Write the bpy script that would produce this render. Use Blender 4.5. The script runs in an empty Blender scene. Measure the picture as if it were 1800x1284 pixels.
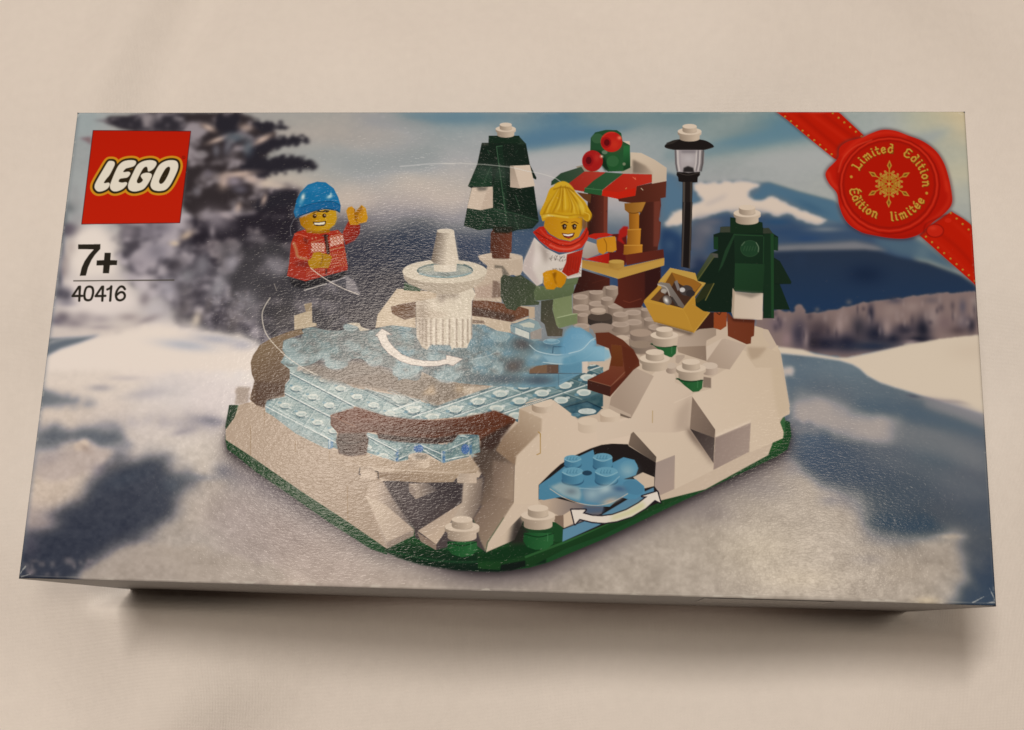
import bpy, bmesh, math, random
import numpy as np
from mathutils import Matrix, Vector

C = bpy.context.scene.collection

# ---------------------------------------------------------------- sizes (centimetres on the box, metres in the scene)
BOX_W, BOX_H, BOX_D = 26.2, 13.98, 7.27
CM = .01

# ---------------------------------------------------------------- camera: hand-held phone above the near edge of the box
CAM_F, CAM_CX, CAM_CY = 1759.8573, 903.6222, 754.5371            # focal length and optical centre for an 1800 x 1284 frame


def rodrigues(rv):
    rv = np.asarray(rv, float); th = np.linalg.norm(rv); k = rv / th
    Kx = np.array([[0, -k[2], k[1]], [k[2], 0, -k[0]], [-k[1], k[0], 0]])
    return np.eye(3) + np.sin(th) * Kx + (1 - np.cos(th)) * Kx @ Kx


CAM_R = rodrigues((2.941494863708521, 0.03605843118397613, -0.0880943479145593))
CAM_T = np.array((-0.3612060258508902, -2.504600834987216, 28.05512481826011))
cam_data = bpy.data.cameras.new('camera'); cam = bpy.data.objects.new('camera', cam_data); C.objects.link(cam)
_Rw = CAM_R.T @ np.diag([1., -1., -1.])
_pos = (-CAM_R.T @ CAM_T + np.array([0, 0, BOX_D])) * CM
cam.matrix_world = Matrix.Translation(Vector(_pos)) @ Matrix(_Rw.tolist()).to_4x4()
cam_data.sensor_width = 36.0
cam_data.lens = CAM_F / 1800 * 36
cam_data.shift_x = (900 - CAM_CX) / 1800
cam_data.shift_y = (CAM_CY - 642) / 1800
cam_data.clip_start = .01; cam_data.clip_end = 20
cam_data.dof.use_dof = True; cam_data.dof.focus_distance = .283; cam_data.dof.aperture_fstop = 36
bpy.context.scene.camera = cam

world = bpy.data.worlds.new('World'); bpy.context.scene.world = world; world.use_nodes = True
bg = world.node_tree.nodes['Background']; bg.inputs[0].default_value = (1.0, .67, .49, 1); bg.inputs[1].default_value = .10


def lamp(name, loc_cm, power, col, sx, sy):
    d = bpy.data.lights.new(name, 'AREA'); d.shape = 'RECTANGLE'; d.size = sx; d.size_y = sy; d.energy = power; d.color = col
    o = bpy.data.objects.new(name, d); C.objects.link(o)
    o.location = Vector(loc_cm) * CM
    o.rotation_euler = (Vector((0, 0, .05)) - o.location).to_track_quat('-Z', 'Y').to_euler()
    return o


# two warm ceiling tubes behind the box on the left, a weaker warm lamp on the right
LAMPS = (((-34, 35, 150), 8.5, (1.0, .87, .75), .42, .035), ((-34, 26, 150), 7.4, (1.0, .87, .75), .42, .035), ((31, 0, 107), 2.3, (1.0, .85, .68), .10, .10))
for _loc, _p, _c, _sx, _sy in LAMPS:
    lamp('ceiling_lamp', _loc, _p, _c, _sx, _sy)

vs = bpy.context.scene.view_settings
vs.view_transform = 'Standard'; vs.look = 'None'; vs.exposure = 0; vs.gamma = 1; vs.use_curve_mapping = False
ILLUM = (.98, .84, .73)        # light that the lid sends back per unit of reflectance, used to turn printed colours into ink reflectance
# ---------------------------------------------------------------- helpers
def tag(o, label=None, cat=None, kind=None, group=None):
    for k, v in (('label', label), ('category', cat), ('kind', kind), ('group', group)):
        if v: o[k] = v


def grid_mesh(name, co, faces, mat, parent=None, smooth=True, ink=None):
    me = bpy.data.meshes.new(name)
    n, f = len(co), len(faces)
    me.vertices.add(n); me.vertices.foreach_set('co', np.ascontiguousarray(co, np.float32).ravel())
    me.loops.add(4 * f); me.loops.foreach_set('vertex_index', np.ascontiguousarray(faces, np.int32).ravel())
    me.polygons.add(f); me.polygons.foreach_set('loop_start', np.arange(0, 4 * f, 4, dtype=np.int32))
    me.polygons.foreach_set('use_smooth', np.full(f, smooth))
    if ink is not None:
        at = me.color_attributes.new('ink', 'FLOAT_COLOR', 'POINT')
        at.data.foreach_set('color', np.c_[ink, np.ones(n)].astype(np.float32).ravel())
    me.update(calc_edges=True); me.validate()
    me.materials.append(mat)
    o = bpy.data.objects.new(name, me); C.objects.link(o)
    if parent is not None: o.parent = parent
    return o


def quads(nu, nv):
    i = np.arange(nu * nv).reshape(nv, nu)
    return np.stack([i[:-1, :-1], i[:-1, 1:], i[1:, 1:], i[1:, :-1]], -1).reshape(-1, 4)


class Nodes:
    def __init__(s, name):
        s.m = bpy.data.materials.new(name); s.m.use_nodes = True; s.t = s.m.node_tree; s.t.nodes.clear()
        s.out = s.t.nodes.new('ShaderNodeOutputMaterial'); s.b = s.t.nodes.new('ShaderNodeBsdfPrincipled'); s.t.links.new(s.b.outputs[0], s.out.inputs[0])

    def n(s, kind, **kw):
        q = s.t.nodes.new(kind)
        for k, v in kw.items():
            if isinstance(k, str) and k.startswith('i_'): q.inputs[k[2:].replace('_', ' ')].default_value = v
            else: setattr(q, k, v)
        return q

    def l(s, a, b): s.t.links.new(a, b)


# ---------------------------------------------------------------- the cloth
def cloth_material():
    k = Nodes('white_cotton')
    tc = k.n('ShaderNodeTexCoord')
    n1 = k.n('ShaderNodeTexNoise'); n1.inputs['Scale'].default_value = 9; n1.inputs['Detail'].default_value = 5
    cr = k.n('ShaderNodeValToRGB'); e = cr.color_ramp.elements
    e[0].position = .3; e[0].color = (.785, .765, .74, 1); e[1].position = .7; e[1].color = (.82, .80, .775, 1)
    k.l(tc.outputs['Object'], n1.inputs['Vector']); k.l(n1.outputs['Fac'], cr.inputs[0])
    fz = k.n('ShaderNodeTexNoise'); fz.inputs['Scale'].default_value = 260; fz.inputs['Detail'].default_value = 3
    k.l(tc.outputs['Object'], fz.inputs['Vector'])
    mx = k.n('ShaderNodeMixRGB', blend_type='MULTIPLY'); mx.inputs[0].default_value = .07
    k.l(cr.outputs[0], mx.inputs[1]); k.l(fz.outputs['Fac'], mx.inputs[2]); k.l(mx.outputs[0], k.b.inputs['Base Color'])
    k.b.inputs['Roughness'].default_value = .95; k.b.inputs['Specular IOR Level'].default_value = .1
    k.b.inputs['Sheen Weight'].default_value = .15; k.b.inputs['Sheen Roughness'].default_value = .6
    # plain weave: warp and weft threads about 0.4 mm apart
    hs = []
    for d in ('X', 'Y'):
        w = k.n('ShaderNodeTexWave', wave_type='BANDS', bands_direction=d); w.inputs['Scale'].default_value = 700; w.inputs['Distortion'].default_value = 2.2; w.inputs['Detail'].default_value = 2; w.inputs['Detail Scale'].default_value = .3
        k.l(tc.outputs['Object'], w.inputs['Vector']); hs.append(w)
    ad = k.n('ShaderNodeMath', operation='ADD'); k.l(hs[0].outputs['Fac'], ad.inputs[0]); k.l(hs[1].outputs['Fac'], ad.inputs[1])
    slub = k.n('ShaderNodeTexNoise'); slub.inputs['Scale'].default_value = 420; slub.inputs['Detail'].default_value = 3
    mp = k.n('ShaderNodeMapping'); mp.inputs['Scale'].default_value = (1, .35, 1); k.l(tc.outputs['Object'], mp.inputs[0]); k.l(mp.outputs[0], slub.inputs['Vector'])
    ad2 = k.n('ShaderNodeMath', operation='MULTIPLY_ADD'); ad2.inputs[1].default_value = 2.0; k.l(slub.outputs['Fac'], ad2.inputs[0]); k.l(ad.outputs[0], ad2.inputs[2])
    lump = k.n('ShaderNodeTexNoise'); lump.inputs['Scale'].default_value = 55; lump.inputs['Detail'].default_value = 4; lump.inputs['Roughness'].default_value = .55
    lm = k.n('ShaderNodeMapping'); lm.inputs['Scale'].default_value = (1, .45, 1); lm.inputs['Rotation'].default_value = (0, 0, .12); k.l(tc.outputs['Object'], lm.inputs[0]); k.l(lm.outputs[0], lump.inputs['Vector'])
    b0 = k.n('ShaderNodeBump'); b0.inputs['Strength'].default_value = 1; b0.inputs['Distance'].default_value = .0006; k.l(lump.outputs['Fac'], b0.inputs['Height'])
    bp = k.n('ShaderNodeBump'); bp.inputs['Strength'].default_value = .55; bp.inputs['Distance'].default_value = .00009; k.l(b0.outputs[0], bp.inputs['Normal'])
    k.l(ad2.outputs[0], bp.inputs['Height']); k.l(bp.outputs[0], k.b.inputs['Normal'])
    return k.m


def build_cloth():
    nu, nv = 420, 340
    xs, ys = np.meshgrid(np.linspace(-.55, .55, nu), np.linspace(-.45, .45, nv))
    g = np.random.default_rng(11)
    z = np.zeros_like(xs)
    for k in range(26):                                   # long soft undulations of a cloth spread by hand
        a = g.normal(.2, .9); f = g.uniform(9, 42); ph = g.uniform(0, 6.3); sx, sy = math.cos(a), math.sin(a)
        wv = g.uniform(-.4, .4, 2); fall = np.exp(-(((xs - wv[0]) ** 2 + (ys - wv[1]) ** 2) / .05))
        z += np.sin((xs * sx + ys * sy) * f * 2 + ph) * .0068 * fall * (18 / (f + 6))

    def crease(x0, y0, x1, y1, h, w, fade=.05):
        d = np.array([x1 - x0, y1 - y0]); L = np.hypot(*d); d = d / L
        t = (xs - x0) * d[0] + (ys - y0) * d[1]; s = -(xs - x0) * d[1] + (ys - y0) * d[0]
        s = s + .004 * np.sin(t * 38)
        env = 1 / (1 + np.exp(-(t / fade * 4))) / (1 + np.exp(((t - L) / fade * 4)))
        return h * env * (np.exp(-(s / w) ** 2) - .5 * np.exp(-((s + 1.6 * w) / w) ** 2))

    z += crease(-.176, -.03, -.150, .21, .006, .014)      # fold running up past the left end of the box
    z += crease(-.145, .10, -.05, .25, .0016, .015); z += crease(.02, .24, .16, .13, .0028, .018)
    z += crease(-.20, -.16, -.08, -.10, .0032, .013); z += crease(.06, -.13, .26, -.16, .0034, .015); z += crease(.17, -.02, .23, .16, .0036, .016)
    z += crease(-.12, -.105, .16, -.112, .0008, .012)
    ins = np.clip((np.maximum(np.abs(xs) / (BOX_W / 2 * CM), np.abs(ys) / (BOX_H / 2 * CM)) - 1) / .10, 0, 1)
    z = np.minimum(z * ins, .02 * ins) - .0004
    o = grid_mesh('tablecloth', np.c_[xs.ravel(), ys.ravel(), z.ravel()], quads(nu, nv), cloth_material())
    tag(o, 'off-white woven cotton cloth with soft wrinkles spread under the toy box', 'tablecloth')


build_cloth()

# ---------------------------------------------------------------- the carton
box = bpy.data.objects.new('toy_box', None); C.objects.link(box); box.empty_display_size = .05
tag(box, 'flat cardboard toy box printed with a snowy brick ice rink, lying on off-white cloth', 'toy box')
FOLD = .12                                                 # radius of the folded edges, cm


def board_material(name, col):
    k = Nodes(name); tc = k.n('ShaderNodeTexCoord'); nz = k.n('ShaderNodeTexNoise'); nz.inputs['Scale'].default_value = 60; nz.inputs['Detail'].default_value = 6
    cr = k.n('ShaderNodeValToRGB'); e = cr.color_ramp.elements; e[0].position = .3; e[1].position = .72
    e[0].color = tuple(c * .88 for c in col) + (1,); e[1].color = tuple(col) + (1,)
    k.l(tc.outputs['Object'], nz.inputs['Vector']); k.l(nz.outputs['Fac'], cr.inputs[0]); k.l(cr.outputs[0], k.b.inputs['Base Color'])
    k.b.inputs['Roughness'].default_value = .45
    bp = k.n('ShaderNodeBump'); bp.inputs['Strength'].default_value = .2; bp.inputs['Distance'].default_value = .0001; k.l(nz.outputs['Fac'], bp.inputs['Height']); k.l(bp.outputs[0], k.b.inputs['Normal'])
    return k.m


def wall(name, p0, p1, mat, bulge):
    """side of the carton from p0 to p1 (cm, along its base), bowed outwards a little"""
    nu, nv = 70, 16
    u, v = np.meshgrid(np.linspace(0, 1, nu), np.linspace(0, 1, nv))
    p0, p1 = np.array(p0), np.array(p1); d = (p1 - p0) / np.hypot(*(p1 - p0)); nrm = np.array([d[1], -d[0]])
    off = bulge * np.sin(np.pi * u) ** .7 * np.sin(np.pi * v) ** .8 - FOLD * (1 - math.sin(1)) * v ** 14
    co = np.stack([p0[0] + (p1 - p0)[0] * u + nrm[0] * off, p0[1] + (p1 - p0)[1] * u + nrm[1] * off, v * (BOX_D - FOLD * (1 - math.cos(1)))], -1).reshape(-1, 3)
    return grid_mesh(name, co * CM, quads(nu, nv), mat, box)


wm = board_material('shade_darkened_board', (.12, .106, .098)); wb = board_material('printed_blue_board', (.20, .26, .34))  # pale board of the near side darkened, its shade put into the colour
hw, hh = BOX_W / 2, BOX_H / 2
near = wall('side_panel', (-hw, -hh), (hw, -hh), wm, .035)
wall('side_panel', (hw, hh), (-hw, hh), wb, .05)
wall('end_flap', (hw, -hh), (hw, hh), wb, .03)
wall('end_flap', (-hw, hh), (-hw, -hh), wb, .03)
grid_mesh('base_panel', np.array([(-hw, -hh, .02), (hw, -hh, .02), (-hw, hh, .02), (hw, hh, .02)]) * CM, np.array([[0, 2, 3, 1]]), wm, box, False)


def seal_sticker():
    k = Nodes('clear_tape'); k.b.inputs['Base Color'].default_value = (.16, .145, .135, 1); k.b.inputs['Roughness'].default_value = .25
    nu, nv = 12, 8
    u, v = np.meshgrid(np.linspace(5.6, 9.0, nu), np.linspace(BOX_D - 2.2, BOX_D - .12, nv))
    t = (u + hw) / BOX_W; w = v / BOX_D
    y = -hh - (.035 * np.sin(np.pi * t) ** .7 * np.sin(np.pi * w) ** .8 - FOLD * (1 - math.sin(1)) * w ** 14) - .008
    grid_mesh('seal_sticker', np.stack([u, y, v], -1).reshape(-1, 3) * CM, quads(nu, nv), k.m, box)


seal_sticker()
# ---------------------------------------------------------------- printing the lid
# The lid of the carton is a fine grid of the real lid size (26.2 x 13.98 cm); every grid vertex carries its
# ink colour.  Ink shapes are drawn flat on the lid; each printed motif becomes a part of the box.
import numpy as np

NX = 1640
NY = int(round(NX * BOX_H / BOX_W))
rng = np.random.default_rng(7)

# lid plane <-> traced drawing coordinates (the flat print was traced from a perspective view, this undoes it)
_K = np.array([[CAM_F, 0, CAM_CX], [0, CAM_F, CAM_CY], [0, 0, 1.0]])
_Hp = _K @ np.stack([CAM_R[:, 0], CAM_R[:, 1], CAM_T], 1)          # lid cm -> drawing
_HI = np.linalg.inv(_Hp)


def to_lid(pts):
    p = np.asarray(pts, float)
    q = np.c_[p, np.ones(len(p))] @ _HI.T
    q = q[:, :2] / q[:, 2:3]
    return np.c_[(q[:, 0] / BOX_W + .5) * NX - .5, (.5 - q[:, 1] / BOX_H) * NY - .5]


TILES = dict(A=(120, 190, 4.939), B=(440, 190, 4.939), C=(780, 200, 4.939), D=(940, 210, 5.135), E=(1160, 200, 5.35),
             F=(1360, 190, 4.939), G=(60, 410, 4.939), H=(440, 370, 6.421), I=(660, 390, 5.136), J=(880, 380, 5.837),
             K=(1100, 350, 4.9375), L=(1380, 400, 4.587), M=(380, 520, 4.939), N=(700, 540, 4.939), O=(1000, 520, 4.4275),
             P=(380, 690, 4.4275), Q=(580, 690, 4.013), R=(840, 700, 4.1417), S=(1050, 620, 4.586), T=(30, 600, 2.919),
             U=(1200, 640, 2.9175), V=(30, 190, 2.8526), Z=(0, 0, 1.0))


def tp(tile, flat):
    x0, y0, s = TILES[tile]
    a = np.asarray(flat, float).reshape(-1, 2)
    return a / s + (x0, y0)


def spline(p, closed=True, n=6):
    p = np.asarray(p, float)
    if closed:
        q = np.concatenate([p[-1:], p, p[:2]])
    else:
        q = np.concatenate([2 * p[:1] - p[1:2], p, 2 * p[-1:] - p[-2:-1]])
    t = np.linspace(0, 1, n, endpoint=False)[:, None]
    out = []
    for i in range(1, len(q) - 2):
        a, b, c, d = q[i - 1], q[i], q[i + 1], q[i + 2]
        out.append(.5 * ((2 * b) + (c - a) * t + (2 * a - 5 * b + 4 * c - d) * t ** 2 + (3 * b - a - 3 * c + d) * t ** 3))
    if not closed:
        out.append(q[-2:-1])
    return np.concatenate(out)


INK = np.zeros((NY, NX, 3), np.float32)        # display-referred ink colour, 0..255
PID = np.zeros((NY, NX), np.int16)             # which printed motif owns the cell
MOTIFS = [('front_panel', None)]
_cur = [0]


def part(name, under=None):
    """start a printed motif; under = index of the motif it belongs to"""
    MOTIFS.append((name, under))
    _cur[0] = len(MOTIFS) - 1
    return _cur[0]


def use(i):
    _cur[0] = i


def cover(poly):
    """anti-aliased coverage of a polygon in grid space: (mask, x0, y0)"""
    p = np.asarray(poly, float)
    x0 = max(int(np.floor(p[:, 0].min())) - 1, 0); x1 = min(int(np.ceil(p[:, 0].max())) + 2, NX)
    y0 = max(int(np.floor(p[:, 1].min())) - 1, 0); y1 = min(int(np.ceil(p[:, 1].max())) + 2, NY)
    if x1 <= x0 or y1 <= y0:
        return None
    SS = 4
    ys = y0 - .5 + (np.arange((y1 - y0) * SS) + .5) / SS
    a = p; b = np.roll(p, -1, 0)
    ay, by = a[:, 1][:, None], b[:, 1][:, None]
    with np.errstate(divide='ignore', invalid='ignore'):
        xs = a[:, 0][:, None] + (ys[None] - ay) / (by - ay) * (b[:, 0] - a[:, 0])[:, None]
    hit = ((ay <= ys) & (by > ys)) | ((by <= ys) & (ay > ys))
    xs = np.where(hit, xs, 1e9)
    xs.sort(0)
    m = np.zeros((len(ys), x1 - x0), np.float32)
    cols = np.arange(x0, x1)[None] - .5
    for k in range(0, len(xs) - 1, 2):
        if not (xs[k] < 1e8).any():
            break
        s, e = xs[k][:, None], xs[k + 1][:, None]
        ok = e < 1e8
        m += np.where(ok, np.clip(e - cols, 0, 1) - np.clip(s - cols, 0, 1), 0)
    m = np.clip(m, 0, 1).reshape(y1 - y0, SS, x1 - x0).mean(1)
    return m, x0, y0


def gauss1(m, s, axis):
    r = int(np.ceil(3 * s))
    k = np.exp(-.5 * (np.arange(-r, r + 1) / s) ** 2); k /= k.sum()
    n = m.shape[axis]
    L = 1
    while L < n + 2 * r:
        L *= 2
    f = np.fft.rfft(m, L, axis)
    kk = np.fft.rfft(k, L)
    f = f * (kk[:, None] if axis == 0 else kk[None])
    o = np.fft.irfft(f, L, axis)
    return (o[r:r + n] if axis == 0 else o[:, r:r + n]).astype(np.float32)


def soften(m, x0, y0, s):
    r = int(np.ceil(3 * s)) + 1
    X0, Y0 = max(x0 - r, 0), max(y0 - r, 0)
    X1, Y1 = min(x0 + m.shape[1] + r, NX), min(y0 + m.shape[0] + r, NY)
    big = np.zeros((Y1 - Y0 + 2 * r, X1 - X0 + 2 * r), np.float32)
    # shapes that run off the lid keep their ink at the edge
    oy, ox = y0 - Y0 + r, x0 - X0 + r
    big[oy:oy + m.shape[0], ox:ox + m.shape[1]] = m
    if x0 == 0: big[:, :ox] = big[:, ox:ox + 1]
    if y0 == 0: big[:oy] = big[oy:oy + 1]
    if x0 + m.shape[1] >= NX: big[:, ox + m.shape[1]:] = big[:, ox + m.shape[1] - 1:ox + m.shape[1]]
    if y0 + m.shape[0] >= NY: big[oy + m.shape[0]:] = big[oy + m.shape[0] - 1:oy + m.shape[0]]
    big = gauss1(gauss1(big, s, 0), s, 1)
    return np.clip(big[r:-r, r:-r], 0, 1), X0, Y0


def noise(scale, octs=4, sx=1.0, seed=0, gain=.5):
    """fractal value noise over the whole lid, about -1..1"""
    g = np.random.default_rng(seed)
    out = np.zeros((NY, NX), np.float32); amp = 1.; tot = 0.
    for o in range(octs):
        cx, cy = scale * sx / 2 ** o, scale / 2 ** o
        if min(cx, cy) < 1.0:
            break
        lx, ly = int(NX / cx) + 3, int(NY / cy) + 3
        lat = g.uniform(-1, 1, (ly, lx)).astype(np.float32)
        fx = np.arange(NX) / cx; fy = np.arange(NY) / cy
        ix, iy = fx.astype(int), fy.astype(int)
        tx, ty = (fx - ix)[None], (fy - iy)[:, None]
        tx = tx * tx * (3 - 2 * tx); ty = ty * ty * (3 - 2 * ty)
        r0 = lat[iy][:, ix] * (1 - tx) + lat[iy][:, ix + 1] * tx
        r1 = lat[iy + 1][:, ix] * (1 - tx) + lat[iy + 1][:, ix + 1] * tx
        out += amp * (r0 * (1 - ty) + r1 * ty); tot += amp; amp *= gain
    return out / tot * 1.6


N_BIG = noise(90, 5, 1.3, 1)
N_MID = noise(26, 4, 1.2, 2)
N_FINE = noise(7, 3, 1.2, 3)
N_CLUMP = noise(34, 4, 1.0, 4, .6)
N_WISP = noise(60, 4, 4.0, 5)


def lay(m, x0, y0, col, a=1., own=True):
    h, w = m.shape
    sl = INK[y0:y0 + h, x0:x0 + w]
    mm = (m * a)[..., None]
    sl += (np.asarray(col, np.float32) - sl) * mm
    if own and _cur[0]:
        PID[y0:y0 + h, x0:x0 + w][m > .5] = _cur[0]


def F(tile, pts, col, sm=0, blur=0., a=1., g=None, own=True, rough=None):
    """fill. g = (x0,y0,x1,y1,colour): gradient from col at the first point to that colour at the second.
    rough = (noise field, amount): ragged organic edge"""
    p = tp(tile, pts)
    if sm:
        p = spline(p)
    r = cover(to_lid(p))
    if r is None:
        return
    m, x0, y0 = r
    if blur:
        m, x0, y0 = soften(m, x0, y0, blur)
    h, w = m.shape
    if rough is not None:
        nf = rough[0][y0:y0 + h, x0:x0 + w]
        e = m + nf * rough[1] * 4 * m * (1 - m)
        sh = rough[2] if len(rough) > 2 else .5
        m = np.clip((e - .5) / sh + .5, 0, 1)
        m = m * m * (3 - 2 * m)
        if blur > 1.2:
            m, x0, y0 = soften(m, x0, y0, blur * .55)
            h, w = m.shape
    c = np.asarray(col, np.float32)
    if g is not None:
        q = to_lid(tp(tile, g[:4]))
        d = q[1] - q[0]
        yy, xx = np.mgrid[y0:y0 + h, x0:x0 + w]
        t = np.clip(((xx - q[0, 0]) * d[0] + (yy - q[0, 1]) * d[1]) / (d @ d), 0, 1)[..., None]
        c = c + (np.asarray(g[4], np.float32) - c) * t
    lay(m, x0, y0, c, a, own and not (blur > 2.5))


def ell(cx, cy, rx, ry, ang=0, n=28):
    t = np.linspace(0, 2 * np.pi, n, endpoint=False)
    x, y = rx * np.cos(t), ry * np.sin(t)
    c, s = np.cos(np.radians(ang)), np.sin(np.radians(ang))
    return np.c_[cx + x * c - y * s, cy + x * s + y * c].ravel()


def El(tile, cx, cy, rx, ry, col, ang=0, **k):
    F(tile, ell(cx, cy, rx, ry, ang), col, **k)


def Ln(tile, pts, w, col, sm=0, closed=False, a=1., blur=0., own=True, taper=False):
    """line of width w (drawing units)"""
    p = tp(tile, pts)
    if sm:
        p = spline(p, closed)
    if closed:
        p = np.concatenate([p, p[:1]])
    q = to_lid(p)
    sc = NX / 1640. * .97
    hw = w * sc / 2
    x0 = max(int(q[:, 0].min() - hw - 2), 0); x1 = min(int(q[:, 0].max() + hw + 3), NX)
    y0 = max(int(q[:, 1].min() - hw - 2), 0); y1 = min(int(q[:, 1].max() + hw + 3), NY)
    if x1 <= x0 or y1 <= y0:
        return
    m = np.zeros((y1 - y0, x1 - x0), np.float32)
    n = len(q) - 1
    for i in range(n):
        A, B = q[i], q[i + 1]
        h_ = hw if not taper else hw * max(.15, np.sin(np.pi * (i + .5) / n))
        bx0 = max(int(min(A[0], B[0]) - hw - 2), x0); bx1 = min(int(max(A[0], B[0]) + hw + 3), x1)
        by0 = max(int(min(A[1], B[1]) - hw - 2), y0); by1 = min(int(max(A[1], B[1]) + hw + 3), y1)
        if bx1 <= bx0 or by1 <= by0:
            continue
        yy, xx = np.mgrid[by0:by1, bx0:bx1]
        d = B - A; L2 = d @ d + 1e-9
        t = np.clip(((xx - A[0]) * d[0] + (yy - A[1]) * d[1]) / L2, 0, 1)
        dist = np.hypot(xx - A[0] - t * d[0], yy - A[1] - t * d[1])
        c = np.clip(h_ - dist + .5, 0, 1) if h_ > .5 else np.clip(1 - dist, 0, 1) * min(1, 2 * h_)
        sl = m[by0 - y0:by1 - y0, bx0 - x0:bx1 - x0]
        np.maximum(sl, c, out=sl)
    if blur:
        m, x0, y0 = soften(m, x0, y0, blur)
    lay(m, x0, y0, col, a, own)


def Bl(tile, cx, cy, rx, ry, col, a=1., ang=0):
    """soft round blob"""
    s = TILES[tile][2]
    r = cover(to_lid(tp(tile, ell(cx, cy, rx * 2.6, ry * 2.6, ang))))
    if r is None:
        return
    m, x0, y0 = r
    h, w = m.shape
    o = to_lid(tp(tile, (cx, cy, cx + 1, cy, cx, cy + 1)))
    J = np.linalg.inv(np.stack([o[1] - o[0], o[2] - o[0]], 1))
    yy, xx = np.mgrid[y0:y0 + h, x0:x0 + w]
    u = J[0, 0] * (xx - o[0, 0]) + J[0, 1] * (yy - o[0, 1]); v = J[1, 0] * (xx - o[0, 0]) + J[1, 1] * (yy - o[0, 1])
    c, sn = np.cos(np.radians(ang)), np.sin(np.radians(ang))
    uu, vv = (u * c + v * sn) / rx, (-u * sn + v * c) / ry
    m = np.exp(-(uu * uu + vv * vv) * .9).astype(np.float32)
    m = np.clip(m - .02, 0, 1)
    lay(m, x0, y0, col, a, False)


def field(tile, cps, sig):
    """smooth colour field through control points (x, y, r, g, b)"""
    a = np.asarray(cps, float)
    q = to_lid(tp(tile, a[:, :2].ravel()))
    st = 8
    yy, xx = np.mgrid[0:NY + st:st, 0:NX + st:st].astype(float)
    W = np.zeros(yy.shape); acc = np.zeros(yy.shape + (3,))
    for (x, y), c in zip(q, a[:, 2:]):
        w = np.exp(-((xx - x) ** 2 + ((yy - y) * 1.5) ** 2) / (2 * sig * sig)) + 1e-4 / (1 + ((xx - x) ** 2 + (yy - y) ** 2) / sig ** 2)
        W += w; acc += w[..., None] * c
    f = acc / W[..., None]
    fx = np.arange(NX) / st; fy = np.arange(NY) / st
    ix, iy = fx.astype(int), fy.astype(int)
    tx, ty = (fx - ix)[None, :, None], (fy - iy)[:, None, None]
    return ((f[iy][:, ix] * (1 - tx) + f[iy][:, ix + 1] * tx) * (1 - ty)
            + (f[iy + 1][:, ix] * (1 - tx) + f[iy + 1][:, ix + 1] * tx) * ty).astype(np.float32)


def stud(tile, cx, cy, rx, ry, h, top, side, dark, own=True):
    """round stud: cx, cy is the centre of its top face, h its height"""
    t = np.linspace(0, np.pi, 12)
    pts = np.r_[np.c_[cx + rx * np.cos(t), cy + h + ry * np.sin(t)].ravel(), np.c_[cx - rx * np.cos(t), cy - ry * .2 * np.sin(t)].ravel()]
    F(tile, pts, dark, g=(cx - rx, cy, cx + rx * .6, cy, side), own=own)
    El(tile, cx, cy, rx, ry, top, own=own)


def plug(tile, cx, cy, s, top=(216, 202, 186), side=(200, 185, 168), dark=(150, 136, 122), own=True):
    """white round plate with a stud on top, s = half width of the plate"""
    stud(tile, cx, cy + .62 * s, s * .84, s * .24, s * .42, side, side, dark, own)
    stud(tile, cx, cy + .42 * s, s, s * .3, s * .2, top, side, dark, own)
    El(tile, cx + .02 * s, cy + .40 * s, s * .6, s * .2, dark, a=.55, own=own)
    stud(tile, cx, cy, s * .6, s * .2, s * .36, top, side, dark, own)
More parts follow.
